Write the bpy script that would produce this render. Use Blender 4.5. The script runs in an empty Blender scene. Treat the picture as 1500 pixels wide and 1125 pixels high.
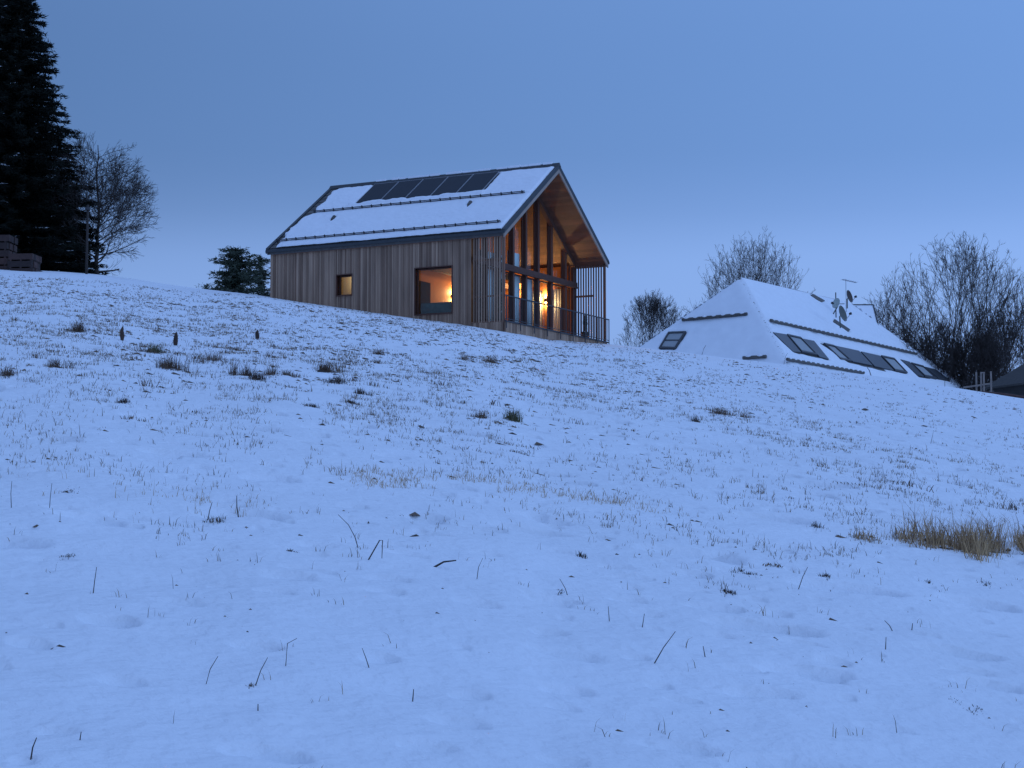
import bpy, math, random
import numpy as np
from mathutils import Vector, Matrix
R = math.radians
rng = np.random.default_rng(7)
random.seed(7)
scene = bpy.context.scene
col = scene.collection

# ------------------------------------------------------------------ camera
FPX, PITCH, EYE = 2750.0, math.atan(217.5/2750.0), 1.6
cam_d = bpy.data.cameras.new('camera')
cam_d.sensor_width = 36.0
cam_d.lens = FPX/1500.0*36.0
cam_d.clip_start = 0.1
cam_d.clip_end = 8000
cam = bpy.data.objects.new('camera', cam_d)
cam.location = (0, 0, EYE)
cam.rotation_euler = (math.pi/2+PITCH, 0, 0)
col.objects.link(cam)
scene.camera = cam

# ------------------------------------------------------------------ world: dusk sky
SUN_EL, SUN_AZ = R(2.0), R(200)
w = bpy.data.worlds.new('World'); scene.world = w; w.use_nodes = True
nt = w.node_tree; nt.nodes.clear()
def N(t, **k):
    n = nt.nodes.new(t)
    for a, b in k.items(): setattr(n, a, b)
    return n
out = N('ShaderNodeOutputWorld')
sky = N('ShaderNodeTexSky', sky_type='NISHITA', sun_disc=False)
sky.sun_elevation = SUN_EL; sky.sun_rotation = SUN_AZ; sky.air_density = 1.2; sky.ozone_density = 4.0; sky.dust_density = 0.3
bg1 = N('ShaderNodeBackground'); bg1.inputs['Strength'].default_value = 0.05
nt.links.new(sky.outputs[0], bg1.inputs['Color'])
tc = N('ShaderNodeTexCoord'); sep = N('ShaderNodeSeparateXYZ')
nt.links.new(tc.outputs['Generated'], sep.inputs[0])
ramp = N('ShaderNodeValToRGB')
cr = ramp.color_ramp; cr.interpolation = 'B_SPLINE'
stops = [(0.0, (.19, .33, .70)), (.10, (.215, .362, .745)), (.143, (.218, .365, .745)), (.168, (.150, .268, .58)), (.20, (.116, .226, .505)), (.31, (.114, .223, .495)), (.55, (.235, .388, .785)), (1.0, (.235, .388, .785))]
for i, (p, c) in enumerate(stops):
    e = cr.elements[i] if i < 2 else cr.elements.new(p)
    e.position = p; e.color = (*c, 1)
# gentle left-right change of the overcast, broad cloud unevenness
nz = N('ShaderNodeTexNoise'); nz.inputs['Scale'].default_value = 1.6; nz.inputs['Detail'].default_value = 3; nz.inputs['Roughness'].default_value = .45
mp = N('ShaderNodeMapping'); mp.inputs['Scale'].default_value = (1, 1, 3.5); mp.inputs['Location'].default_value = (3.1, .4, 1.7)
nt.links.new(tc.outputs['Generated'], mp.inputs[0]); nt.links.new(mp.outputs[0], nz.inputs['Vector'])
m1 = N('ShaderNodeMath', operation='MULTIPLY_ADD'); m1.inputs[1].default_value = .10; m1.inputs[2].default_value = .965
nt.links.new(nz.outputs['Fac'], m1.inputs[0])
# darker cloud on the left, brighter on the right, evening out towards the horizon
cl = N('ShaderNodeClamp'); cl.inputs['Min'].default_value = -.3; cl.inputs['Max'].default_value = .3; nt.links.new(sep.outputs['X'], cl.inputs['Value'])
hz = N('ShaderNodeMapRange', interpolation_type='SMOOTHSTEP'); hz.inputs[1].default_value = .10; hz.inputs[2].default_value = .19; hz.inputs[3].default_value = .06; hz.inputs[4].default_value = .88
nt.links.new(sep.outputs['Z'], hz.inputs[0])
m2 = N('ShaderNodeMath', operation='MULTIPLY_ADD'); nt.links.new(hz.outputs[0], m2.inputs[1])
nt.links.new(cl.outputs[0], m2.inputs[0]); nt.links.new(m1.outputs[0], m2.inputs[2])
nt.links.new(sep.outputs['Z'], ramp.inputs[0])
bg2 = N('ShaderNodeBackground')
nt.links.new(ramp.outputs[0], bg2.inputs['Color']); nt.links.new(m2.outputs[0], bg2.inputs['Strength'])
add = N('ShaderNodeAddShader')
nt.links.new(bg1.outputs[0], add.inputs[0]); nt.links.new(bg2.outputs[0], add.inputs[1])
nt.links.new(add.outputs[0], out.inputs['Surface'])

# faint after-sunset glow behind the overcast, very soft
sl = bpy.data.lights.new('sun', 'SUN'); sl.energy = 0.32; sl.angle = R(28); sl.color = (.42, .66, 1.0)
so = bpy.data.objects.new('sun', sl); col.objects.link(so)
so.rotation_euler = (R(66), 0, R(62))

vs = scene.view_settings
vs.view_transform = 'Standard'; vs.look = 'None'; vs.exposure = 0; vs.gamma = 1
scene.render.engine = 'CYCLES'
scene.cycles.max_bounces = 6
scene.cycles.transparent_max_bounces = 12

# ------------------------------------------------------------------ helpers
Fv = np.array([0, math.cos(PITCH), math.sin(PITCH)]); Uv = np.array([0, -math.sin(PITCH), math.cos(PITCH)]); Rv = np.array([1., 0, 0])
CAMP = np.array([0, 0, EYE])
def ray(px, py): return Fv*FPX + Rv*(px-750.0) + Uv*(562.5-py)
def at(px, py, Y):
    d = ray(px, py); return CAMP + d*(Y/d[1])
def tag(o, label=None, cat=None, group=None, kind=None):
    if label: o['label'] = label
    if cat: o['category'] = cat
    if group: o['group'] = group
    if kind: o['kind'] = kind
    return o
def empty(name, loc, rz=0):
    o = bpy.data.objects.new(name, None); o.location = loc; o.rotation_euler.z = rz
    o.empty_display_size = .3; col.objects.link(o); return o
def copy_tree(o, parent=None):
    c = o.copy(); col.objects.link(c); c.parent = parent
    for ch in [x for x in list(bpy.data.objects) if x.parent == o]: copy_tree(ch, c)
    return c

class MB:
    def __init__(s): s.v = []; s.f = []; s.t = []
    def face(s, pts, tint=None):
        n = len(s.v); s.v += [tuple(map(float, p)) for p in pts]; s.f.append(tuple(range(n, n+len(pts)))); s.t.append(random.random() if tint is None else tint)
    def box(s, x0, x1, y0, y1, z0, z1, tint=None):
        s.hexa([(x0,y0,z0),(x1,y0,z0),(x1,y1,z0),(x0,y1,z0),(x0,y0,z1),(x1,y0,z1),(x1,y1,z1),(x0,y1,z1)], tint)
    def hexa(s, c, tint=None):
        if tint is None: tint = random.random()
        n = len(s.v); s.v += [tuple(map(float, p)) for p in c]
        for q in ((0,3,2,1),(4,5,6,7),(0,1,5,4),(1,2,6,5),(2,3,7,6),(3,0,4,7)):
            s.f.append(tuple(n+i for i in q)); s.t.append(tint)
    def prism(s, poly, ext, tint=None):
        """polygon (3d points) extruded along vector ext"""
        if tint is None: tint = random.random()
        n = len(s.v); k = len(poly); e = np.array(ext, float)
        s.v += [tuple(map(float, p)) for p in poly] + [tuple(np.array(p, float)+e) for p in poly]
        s.f.append(tuple(range(n+k-1, n-1, -1))); s.f.append(tuple(range(n+k, n+2*k))); s.t += [tint, tint]
        for i in range(k):
            j = (i+1) % k; s.f.append((n+i, n+j, n+k+j, n+k+i)); s.t.append(tint)
    def tube(s, pts, radii, k=6, tint=None, cap=True):
        if tint is None: tint = random.random()
        n0 = len(s.v); P = [Vector(p) for p in pts]
        for i, p in enumerate(P):
            d = (P[min(i+1, len(P)-1)] - P[max(i-1, 0)])
            if d.length < 1e-9: d = Vector((0, 0, 1))
            d.normalize(); a = d.orthogonal().normalized() if abs(d.z) > .95 else d.cross(Vector((0, 0, 1))).normalized()
            b = d.cross(a); r = radii[i]
            for j in range(k):
                t = 2*math.pi*j/k; q = p + a*(math.cos(t)*r) + b*(math.sin(t)*r); s.v.append((q.x, q.y, q.z))
        for i in range(len(P)-1):
            for j in range(k):
                a0 = n0+i*k+j; a1 = n0+i*k+(j+1) % k
                s.f.append((a0, a1, a1+k, a0+k)); s.t.append(tint)
        if cap:
            s.f.append(tuple(n0+j for j in range(k-1, -1, -1))); s.t.append(tint)
            s.f.append(tuple(n0+(len(P)-1)*k+j for j in range(k))); s.t.append(tint)
    def lathe(s, c, prof, k=16, tint=.5):
        n0 = len(s.v)
        for r, z in prof:
            for j in range(k):
                t = 2*math.pi*j/k; s.v.append((c[0]+math.cos(t)*r, c[1]+math.sin(t)*r, c[2]+z))
        for i in range(len(prof)-1):
            for j in range(k):
                a0 = n0+i*k+j; a1 = n0+i*k+(j+1) % k; s.f.append((a0, a1, a1+k, a0+k)); s.t.append(tint)
    def build(s, name, m, parent=None, smooth=False):
        me = bpy.data.meshes.new(name); me.from_pydata(s.v, [], s.f)
        at_ = me.attributes.new('tint', 'FLOAT', 'FACE'); at_.data.foreach_set('value', np.array(s.t, dtype=np.float32))
        me.materials.append(m)
        if smooth: me.polygons.foreach_set('use_smooth', [True]*len(me.polygons))
        me.update()
        o = bpy.data.objects.new(name, me); o.parent = parent; col.objects.link(o); return o
def np_mesh(name, V, Fc, m, tint=None, parent=None, smooth=False):
    """V (n,3), Fc (m,k) arrays, fast"""
    me = bpy.data.meshes.new(name); k = Fc.shape[1]
    me.vertices.add(len(V)); me.vertices.foreach_set('co', V.astype(np.float32).ravel())
    me.loops.add(Fc.size); me.loops.foreach_set('vertex_index', Fc.astype(np.int32).ravel())
    me.polygons.add(len(Fc)); me.polygons.foreach_set('loop_start', np.arange(0, Fc.size, k, dtype=np.int32))
    try: me.polygons.foreach_set('loop_total', np.full(len(Fc), k, dtype=np.int32))
    except Exception: pass
    if smooth: me.polygons.foreach_set('use_smooth', np.ones(len(Fc), dtype=bool))
    if tint is not None:
        a = me.attributes.new('tint', 'FLOAT', 'FACE'); a.data.foreach_set('value', tint.astype(np.float32))
    me.materials.append(m); me.update(calc_edges=True); me.validate()
    o = bpy.data.objects.new(name, me); o.parent = parent; col.objects.link(o); return o

def mat(name, c, rough=.7, c2=None, metal=0.0, noise=0.0, nscale=8.0, stretch=(1,1,1), bump=0.0, bscale=30.0, spec=.5, bstretch=None):
    """c..c2 mixed by the per-piece tint attribute, then roughened by noise"""
    m = bpy.data.materials.new(name); m.use_nodes = True; t = m.node_tree; b = t.nodes['Principled BSDF']
    L = t.links.new
    b.inputs['Roughness'].default_value = rough; b.inputs['Metallic'].default_value = metal
    b.inputs['Specular IOR Level'].default_value = spec
    src = None
    if c2 is not None:
        a = t.nodes.new('ShaderNodeAttribute'); a.attribute_name = 'tint'
        mx = t.nodes.new('ShaderNodeMix'); mx.data_type = 'RGBA'
        mx.inputs[6].default_value = (*c, 1); mx.inputs[7].default_value = (*c2, 1)
        L(a.outputs['Fac'], mx.inputs[0]); src = mx.outputs[2]
    tc = t.nodes.new('ShaderNodeTexCoord'); mp = t.nodes.new('ShaderNodeMapping'); mp.inputs['Scale'].default_value = stretch
    L(tc.outputs['Object'], mp.inputs[0])
    if noise > 0:
        nz = t.nodes.new('ShaderNodeTexNoise'); nz.inputs['Scale'].default_value = nscale; nz.inputs['Detail'].default_value = 5
        L(mp.outputs[0], nz.inputs['Vector'])
        mr = t.nodes.new('ShaderNodeMapRange'); mr.inputs[1].default_value = .3; mr.inputs[2].default_value = .7
        mr.inputs[3].default_value = 1-noise; mr.inputs[4].default_value = 1+noise; L(nz.outputs['Fac'], mr.inputs[0])
        hs = t.nodes.new('ShaderNodeVectorMath'); hs.operation = 'SCALE'
        if src: L(src, hs.inputs[0])
        else: hs.inputs[0].default_value = c
        L(mr.outputs[0], hs.inputs[3]); src = hs.outputs[0]
    if src: L(src, b.inputs['Base Color'])
    else: b.inputs['Base Color'].default_value = (*c, 1)
    if bump > 0:
        n2 = t.nodes.new('ShaderNodeTexNoise'); n2.inputs['Scale'].default_value = bscale; n2.inputs['Detail'].default_value = 6
        L(mp.outputs[0] if bstretch is None else tc.outputs['Object'], n2.inputs['Vector'])
        bp = t.nodes.new('ShaderNodeBump'); bp.inputs['Strength'].default_value = 1; bp.inputs['Distance'].default_value = bump
        L(n2.outputs['Fac'], bp.inputs['Height']); L(bp.outputs[0], b.inputs['Normal'])
    return m
def emis(name, c, s):
    m = bpy.data.materials.new(name); m.use_nodes = True; b = m.node_tree.nodes['Principled BSDF']
    b.inputs['Emission Color'].default_value = (*c, 1); b.inputs['Emission Strength'].default_value = s; return m
def glass_mat(name, tint=(.9,.95,.95), refl=1.0):
    m = bpy.data.materials.new(name); m.use_nodes = True; t = m.node_tree; t.nodes.clear()
    o = t.nodes.new('ShaderNodeOutputMaterial'); tr = t.nodes.new('ShaderNodeBsdfTransparent'); tr.inputs[0].default_value = (*tint, 1)
    g = t.nodes.new('ShaderNodeBsdfGlossy'); g.inputs['Roughness'].default_value = .02
    fr = t.nodes.new('ShaderNodeFresnel'); fr.inputs[0].default_value = 1.5
    ge = t.nodes.new('ShaderNodeNewGeometry'); mm = t.nodes.new('ShaderNodeMath'); mm.operation = 'MULTIPLY_ADD'   # mirror only at the outer skin of the sheet
    m0 = t.nodes.new('ShaderNodeMath'); m0.operation = 'SUBTRACT'; m0.inputs[0].default_value = 1; t.links.new(ge.outputs['Backfacing'], m0.inputs[1])
    mm.operation = 'MULTIPLY'; t.links.new(fr.outputs[0], mm.inputs[0]); t.links.new(m0.outputs[0], mm.inputs[1])
    mx = t.nodes.new('ShaderNodeMixShader'); t.links.new(mm.outputs[0], mx.inputs[0]); t.links.new(tr.outputs[0], mx.inputs[1]); t.links.new(g.outputs[0], mx.inputs[2])
    t.links.new(mx.outputs[0], o.inputs[0]); return m

M = {}
M['snow'] = mat('snow', (.86, .885, .93), .65, noise=.03, nscale=.6, bump=.024, bscale=13, spec=.25)
M['roof_snow'] = mat('roof_snow', (.88, .90, .94), .65, noise=.02, nscale=2, bump=.006, bscale=12, spec=.25)
M['clad'] = mat('larch_cladding', (.19, .112, .072), .8, c2=(.42, .275, .185), noise=.22, nscale=3, stretch=(1, 1, .18), bump=.003, bscale=20)
M['slat'] = mat('larch_slats', (.15, .07, .045), .8, c2=(.23, .118, .075), noise=.15, nscale=4, stretch=(1, 1, .2))
M['timber'] = mat('glulam', (.085, .034, .022), .7, c2=(.12, .052, .033), noise=.15, nscale=4, stretch=(1, 1, .2))
M['soffit'] = mat('soffit_boards', (.14, .060, .034), .65, c2=(.20, .085, .046), noise=.15, nscale=3, stretch=(1, .2, 1))
M['barge'] = mat('weathered_barge_board', (.26, .21, .18), .8, c2=(.31, .25, .21), noise=.12, nscale=3)
M['trim'] = mat('dark_roof_metal', (.038, .044, .05), .5, c2=(.05, .056, .062), noise=.1, nscale=3, metal=.2)
M['rail'] = mat('dark_steel', (.03, .03, .035), .5)
M['pv'] = mat('solar_glass', (.012, .016, .024), .5, noise=.1, nscale=2, spec=.22)
M['pvframe'] = mat('aluminium', (.42, .43, .45), .4, metal=.6)
M['inside'] = mat('interior_timber_panels', (.34, .108, .022), .75, c2=(.42, .145, .032), noise=.08, nscale=2, stretch=(1, 1, .2))
M['floor'] = mat('interior_floor', (.30, .16, .08), .5, c2=(.36, .2, .1))
M['doordark'] = mat('dark_door', (.012, .009, .008), .8, spec=.05)
M['curtain'] = mat('white_curtain', (.78, .78, .78), .9)
M['sofa'] = mat('sage_fabric', (.08, .088, .07), .9, noise=.2, nscale=10)
M['glass'] = glass_mat('window_glass')
M['lampmetal'] = mat('lamp_metal', (.05, .04, .03), .4)
M['bulb'] = emis('lamp_glow', (1.0, .62, .26), 25)
M['bark'] = mat('bark', (.040, .032, .028), .9, noise=.3, nscale=10)
M['twig'] = mat('twig_bark', (.045, .035, .031), .9)
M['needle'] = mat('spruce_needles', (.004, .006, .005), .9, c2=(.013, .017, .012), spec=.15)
M['pine'] = mat('pine_needles', (.025, .036, .024), .8, c2=(.06, .08, .05))
M['straw'] = mat('dry_grass', (.15, .085, .042), .9, c2=(.62, .40, .20))
M['greengrass'] = mat('green_grass', (.06, .065, .03), .9, c2=(.16, .14, .07))
M['darkplant'] = mat('withered_plant', (.035, .022, .018), .9, c2=(.08, .05, .035))
M['field'] = mat('field_grass', (.05, .037, .030), .9, c2=(.50, .35, .21))
M['tuft'] = mat('brown_grass', (.035, .020, .013), .9, c2=(.30, .18, .105))
M['litter'] = mat('dead_leaves', (.05, .035, .028), .9, c2=(.20, .14, .10))
M['soil'] = mat('soil', (.06, .038, .025), .95, noise=.4, nscale=30)
M['tile'] = mat('roof_tile_dark', (.08, .075, .072), .7, c2=(.12, .11, .10), noise=.2, nscale=8)
M['velux'] = mat('grey_blind', (.34, .36, .37), .7)
M['flash'] = mat('window_flashing', (.05, .052, .058), .5)
M['collector'] = mat('dark_collector', (.055, .062, .072), .4, noise=.1, nscale=2)
M['dishgrey'] = mat('dish_grey_green', (.085, .10, .09), .5)
M['dishbrown'] = mat('dish_brown', (.045, .028, .026), .5)
M['dishpale'] = mat('dish_pale', (.40, .46, .43), .5)
M['plaster'] = mat('pale_plaster', (.6, .6, .58), .9)
M['greywood'] = mat('grey_wood', (.19, .16, .14), .85, c2=(.27, .22, .19), noise=.2, nscale=6)
M['redwood'] = mat('reddish_boards', (.028, .018, .017), .85, c2=(.085, .042, .034), noise=.2, nscale=6)
M['shed'] = mat('dark_shed_boards', (.03, .028, .027), .85, c2=(.05, .045, .04), noise=.2, nscale=5)
M['pot'] = mat('dark_pot', (.05, .05, .05), .6)

# ------------------------------------------------------------------ noise + terrain
def vnoise(x, y, seed=0):
    xi = np.floor(x); yi = np.floor(y); fx = x-xi; fy = y-yi
    def h(a, b):
        v = np.sin(a*127.1+b*311.7+seed*74.7)*43758.5453; return v-np.floor(v)
    sx = fx*fx*(3-2*fx); sy = fy*fy*(3-2*fy)
    return (h(xi, yi)*(1-sx)+h(xi+1, yi)*sx)*(1-sy) + (h(xi, yi+1)*(1-sx)+h(xi+1, yi+1)*sx)*sy
def fbm(x, y, o=3, seed=0):
    r = 0; a = 1; tot = 0
    for i in range(o):
        r = r+a*vnoise(x*2**i+i*17.3, y*2**i-i*9.1, seed+i); tot += a; a *= .5
    return r/tot
def holes(x, y, cell, seed):
    """small melt pits and footprints of dogs and hares, one here and there per cell"""
    ci = np.floor(x/cell); cj = np.floor(y/cell)
    def h(k):
        v = np.sin(ci*12.9898+cj*78.233+(seed+k)*37.719)*43758.5453; return v-np.floor(v)
    cx = (ci+.3+.4*h(1))*cell; cy = (cj+.3+.4*h(2))*cell; ra = cell*(.07+.12*h(3)); st = 1+1.2*h(5)
    on = (h(4) < .42+.5*(fbm(x*.3, y*.3, 2, 90+seed)-.4))
    return on*ra*.85*np.exp(-(((x-cx)/(ra*st))**2+((y-cy)/ra)**2)**3)
HANG = R(62.3); VV = np.array([math.cos(HANG), math.sin(HANG), 0]); UU = np.array([-VV[1], VV[0], 0])
E1 = at(738.7, 336, 70); Z0 = 9.5
W, LEN, TANP = 9.33, 10.85, .6967
ZE = E1[2]-Z0
HO = np.array([E1[0], E1[1], Z0])
# skyline of the hill as angles seen from the path
SKY = [(-160,384,92),(0,394,90),(84,398,90),(140,402,90),(196,409,90),(238,416,88),(297,424,84),(350,430,79),(397,436,75.5),(480,448,74.4),(560,459.5,73),(620,468,71.8),(680,476.5,70.7),(727,484,70.2),(760,489,71.5),(799,497,73.3),(846,501,75.6),(889,504.5,78),(920,507.5,78),(975,514,78),(1024,520,78),(1089,528,78),(1144,533.5,78),(1200,541,78),(1268,550,78),(1329,558,78),(1412,571,78),(1500,585,78),(1660,612,78)]
_a, _s, _r = [], [], []
GX, GY = -.1316, .1302
for a in (-180,-150,-120,-90,-60,-45,-34,-26): _a.append(R(a)); _s.append(GX*math.sin(R(a))+GY*math.cos(R(a))); _r.append(88)
for x, y, r0 in SKY:
    d = ray(x, y); h = math.hypot(d[0], d[1]); _a.append(math.atan2(d[0], d[1])); _s.append(d[2]/h+EYE/r0); _r.append(r0)
for a in (26,34,45,60,90,120,150,180): _a.append(R(a)); _s.append(GX*math.sin(R(a))+GY*math.cos(R(a))); _r.append(78)
_ga = np.linspace(-math.pi, math.pi, 36001); _gs = np.interp(_ga, _a, _s); _gr = np.interp(_ga, _a, _r)
def _sm(g, n):
    k = np.hanning(n); k /= k.sum(); p = np.concatenate([np.full(n, g[0]), g, np.full(n, g[-1])]); return np.convolve(p, k, 'same')[n:-n]
_gs = _sm(_gs, 90); _gr = _sm(_gr, 90)
def terrain(x, y, micro=True):
    x = np.asarray(x, float); y = np.asarray(y, float)
    r = np.hypot(x, y); a = np.arctan2(x, y)
    s = np.interp(a, _ga, _gs); r0 = np.interp(a, _ga, _gr)
    c = .0045
    q = np.maximum(r-r0, 0); qm = (s+.11)/(2*c); qm = np.maximum(qm, 1)
    qa = np.minimum(q, qm)
    z = s*np.minimum(r, r0) + s*qa - c*qa**2
    q2 = np.clip(q-qm, 0, 110); z = z - .11*q2
    if micro:
        fade = np.clip((90-r)/20, 0, 1)
        z = z + fade*((fbm(x*.45, y*.45, 2, 3)-.5)*.05*np.clip((60-r)/40, .15, 1) + (fbm(x*2.6, y*2.6, 3, 11)-.5)*.055
            - holes(x, y, .42, 1)*np.clip((45-r)/15, 0, 1) - holes(x+.2, y+.13, .95, 5)*1.5*np.clip((60-r)/20, 0, 1))
    hx = (x-HO[0])*VV[0]+(y-HO[1])*VV[1]; hy = (x-HO[0])*UU[0]+(y-HO[1])*UU[1]
    ins = (hx > .5) & (hx < W-.5) & (hy > .45) & (hy < LEN-.5)
    z = np.where(ins, np.minimum(z, Z0-.4), z)
    return z
def tz(x, y): return float(terrain(np.array([x]), np.array([y]))[0])
def gpx(px, py):
    """where the sight line through a picture point meets the slope"""
    d = ray(px, py); d = d/math.hypot(d[0], d[1])
    rr = np.linspace(3, 84, 8000); X = d[0]*rr; Y = d[1]*rr; Zr = EYE+d[2]*rr
    below = Zr <= terrain(X, Y, False)
    i = int(np.argmax(below)) if below.any() else int(np.argmin(Zr-terrain(X, Y, False)))
    return np.array([X[i], Y[i], tz(X[i], Y[i])])

az = np.concatenate([np.arange(-180, -30, 3.0), np.arange(-30, -20, .5), np.arange(-20, 20, .055), np.arange(20, 30, .5), np.arange(30, 180, 3.0)])
az = np.radians(az)
rad = [.4, 1, 2, 3, 4]
while rad[-1] < 95: rad.append(rad[-1]*1.0043)
while rad[-1] < 6000: rad.append(rad[-1]*1.06)
rad = np.array(rad)
A_, R_ = np.meshgrid(az, rad)
X_ = (R_*np.sin(A_)).ravel(); Y_ = (R_*np.cos(A_)).ravel(); Z_ = terrain(X_, Y_)
na, nr = len(az), len(rad)
i, j = np.meshgrid(np.arange(nr-1), np.arange(na), indexing='ij'); j2 = (j+1) % na
Q = np.stack([i*na+j, i*na+j2, (i+1)*na+j2, (i+1)*na+j], -1).reshape(-1, 4)[:, ::-1]
V = np.stack([X_, Y_, Z_], 1)
gr = np_mesh('ground', V, Q, M['snow'], smooth=True)
tag(gr, 'snow-covered grassy hillside rising to the left', None, None, 'structure')
# closing disc right under the photographer
m = MB(); m.face([(math.sin(t)*.4, math.cos(t)*.4, tz(math.sin(t)*.4, math.cos(t)*.4)) for t in az[::-1]], .5)
del m

# ------------------------------------------------------------------ the timber house
house = empty('timber_house', tuple(HO), HANG)
tag(house, 'modern gabled timber house with lit windows and snow-dusted roof on the hill', 'house')
TH = .27                                                     # roof thickness, measured vertically
def ztop(x): return ZE + min(x, W-x)*TANP
def zund(x): return ztop(x)-TH
XL0, XL1 = .12, .16       # cladding layer of the left wall
def strip_boards(mb, x0, x1, ylist_holes, y0, y1, zb, zt, wmin=.045, wmax=.11, both=None):
    """vertical boards on a wall of constant x, skipping window holes (ya,yb,za,zb)"""
    y = y0
    while y < y1-1e-6:
        wd = random.uniform(wmin, wmax); yn = min(y+wd, y1)
        if y1-yn < .05: yn = y1
        off = random.choice((0, 0, .006, .012))
        segs = [(zb, zt)]
        for (ya, yb, za, zc) in ylist_holes:
            if yn > ya+1e-6 and y < yb-1e-6:
                if y < ya-1e-6: yn = ya
                elif yn > yb+1e-6: yn = yb
        for (ya, yb, za, zc) in ylist_holes:
            if (y+yn)/2 > ya and (y+yn)/2 < yb:
                new = []
                for (a, b) in segs:
                    if za > a: new.append((a, min(b, za)))
                    if zc < b: new.append((max(a, zc), b))
                segs = new
        t = random.random()**1.3
        for a, b in segs:
            if x0 < x1: mb.box(x0-off, x1, y+.003, yn-.003, a, b, t)
        y = yn
def hexbox(mb, x0, x1, y0, y1, zb, ztf):                      # box whose top follows the roof
    mb.hexa([(x0,y0,zb),(x1,y0,zb),(x1,y1,zb),(x0,y1,zb),(x0,y0,ztf(x0)),(x1,y0,ztf(x1)),(x1,y1,ztf(x1)),(x0,y1,ztf(x0))])
WIN_S = (6.85, 7.55, 1.42, 2.22)
WIN_L = (2.33, 3.95, .46, 2.25)
FY = 1.55                                                    # plane of the glazed gable
BY = LEN-.12
def zu(x): return zund(x)-.004
mb = MB()
strip_boards(mb, .12, .155, [WIN_S, WIN_L], FY-.05, BY, -1.2, zu(.12))
mb.build('side_wall', M['clad'], house)
# structural wall behind the cladding, with the two openings
mb = MB()
def wallbox(mb, x0, x1, ya, yb, za, zb): mb.box(x0, x1, ya, yb, za, zb, .5)
ys = [FY, WIN_L[0], WIN_L[1], WIN_S[0], WIN_S[1], BY-.2]
for k in range(5):
    ya, yb = ys[k], ys[k+1]
    if k == 1: wallbox(mb, .158, .40, ya, yb, -.6, WIN_L[2]); wallbox(mb, .158, .40, ya, yb, WIN_L[3], zu(.158))
    elif k == 3: wallbox(mb, .158, .40, ya, yb, -.6, WIN_S[2]); wallbox(mb, .158, .40, ya, yb, WIN_S[3], zu(.158))
    else: wallbox(mb, .158, .40, ya, yb, -.6, zu(.158))
mb.build('inner_wall', M['inside'], house)
mb = MB(); 
y = FY
strip = []
while y < BY-.2:
    yn = min(y+.14, BY-.2); mb.box(W-.155, W-.12, y+.003, yn-.003, -1.2, zu(W-.12)); y = yn
mb.build('side_wall', M['clad'], house)
mb = MB(); mb.box(W-.40, W-.158, FY, BY-.2, -.6, zu(W-.158), .5); mb.build('inner_wall', M['inside'], house)
mb = MB()
x = .16
while x < W-.16:
    xn = min(x+.15, W-.16); xc = [x, xn]
    if x < W/2 < xn: xn = W/2
    mb.hexa([(x,BY-.18,-1.2),(xn,BY-.18,-1.2),(xn,BY,-1.2),(x,BY,-1.2),(x,BY-.18,zu(x)),(xn,BY-.18,zu(xn)),(xn,BY,zu(xn)),(x,BY,zu(x))]); x = xn
mb.build('back_wall', M['clad'], house)
# window reveals, frames and panes
def side_window(h, deep, fr):
    ya, yb, za, zb = h
    m_ = MB(); e = .035                                       # lining boards standing proud of the cladding
    m_.box(.085, .41, ya-e, ya, za-e, zb+e); m_.box(.085, .41, yb, yb+e, za-e, zb+e)
    m_.box(.085, .41, ya, yb, zb, zb+e); m_.box(.06, .41, ya, yb, za-e, za)
    o = m_.build('window', M['timber'], house)
    f_ = MB(); x0 = .12+deep; b = fr
    f_.box(x0, x0+.06, ya, ya+b, za, zb); f_.box(x0, x0+.06, yb-b, yb, za, zb); f_.box(x0, x0+.06, ya+b, yb-b, za, za+b); f_.box(x0, x0+.06, ya+b, yb-b, zb-b, zb)
    f_.build('frame', M['timber'], o)
    g_ = MB(); g_.box(x0+.025, x0+.035, ya+b, yb-b, za+b, zb-b); g_.build('pane', M['glass'], o)
    return o
side_window(WIN_S, .20, .05)
side_window(WIN_L, .16, .05)
# roof: two slopes, trims, barge boards, soffit
def slope_box(mb, xa, xb, y0, y1, off0, off1, side=0, tint=None):
    """a slab following the left (0) or right (1) slope between x=xa..xb, height offsets from the top surface"""
    X = (lambda q: q) if side == 0 else (lambda q: W-q)
    z = lambda q: ZE+q*TANP
    c = [(X(xa),y0,z(xa)+off0),(X(xb),y0,z(xb)+off0),(X(xb),y1,z(xb)+off0),(X(xa),y1,z(xa)+off0),
         (X(xa),y0,z(xa)+off1),(X(xb),y0,z(xb)+off1),(X(xb),y1,z(xb)+off1),(X(xa),y1,z(xa)+off1)]
    mb.hexa(c, tint)
HW = W/2
mb = MB()
for sd in (0, 1): slope_box(mb, .02, HW-.002, .02, LEN-.02, -TH+.03, -.02, sd)
roof = mb.build('roof', M['tile'], house)
mb = MB()                                                     # planked underside
for sd in (0, 1):
    q = .03
    while q < HW-.03:
        qn = min(q+.135, HW-.01); slope_box(mb, q+.002, qn-.003, .05, LEN-.3, -TH, -TH+.028, sd); q = qn
mb.build('soffit', M['soffit'], house)
mb = MB()                                                     # dark verge and eave metal
for sd in (0, 1):
    slope_box(mb, -.03, HW+.02, -.02, .10, -.12, .045, sd, .2)
    slope_box(mb, -.03, HW+.02, LEN-.12, LEN+.02, -.16, .06, sd, .2)
    slope_box(mb, -.045, .06, -.04, LEN+.03, -.105, -.01, sd, .6)
mb.build('roof_trim', M['trim'], roof)
mb = MB()
for sd in (0, 1): slope_box(mb, .0, HW-.0, -.005, .045, -TH-.02, -.125, sd)
mb.build('barge_board', M['barge'], roof)
mb = MB()                                                     # ridge cap
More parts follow.
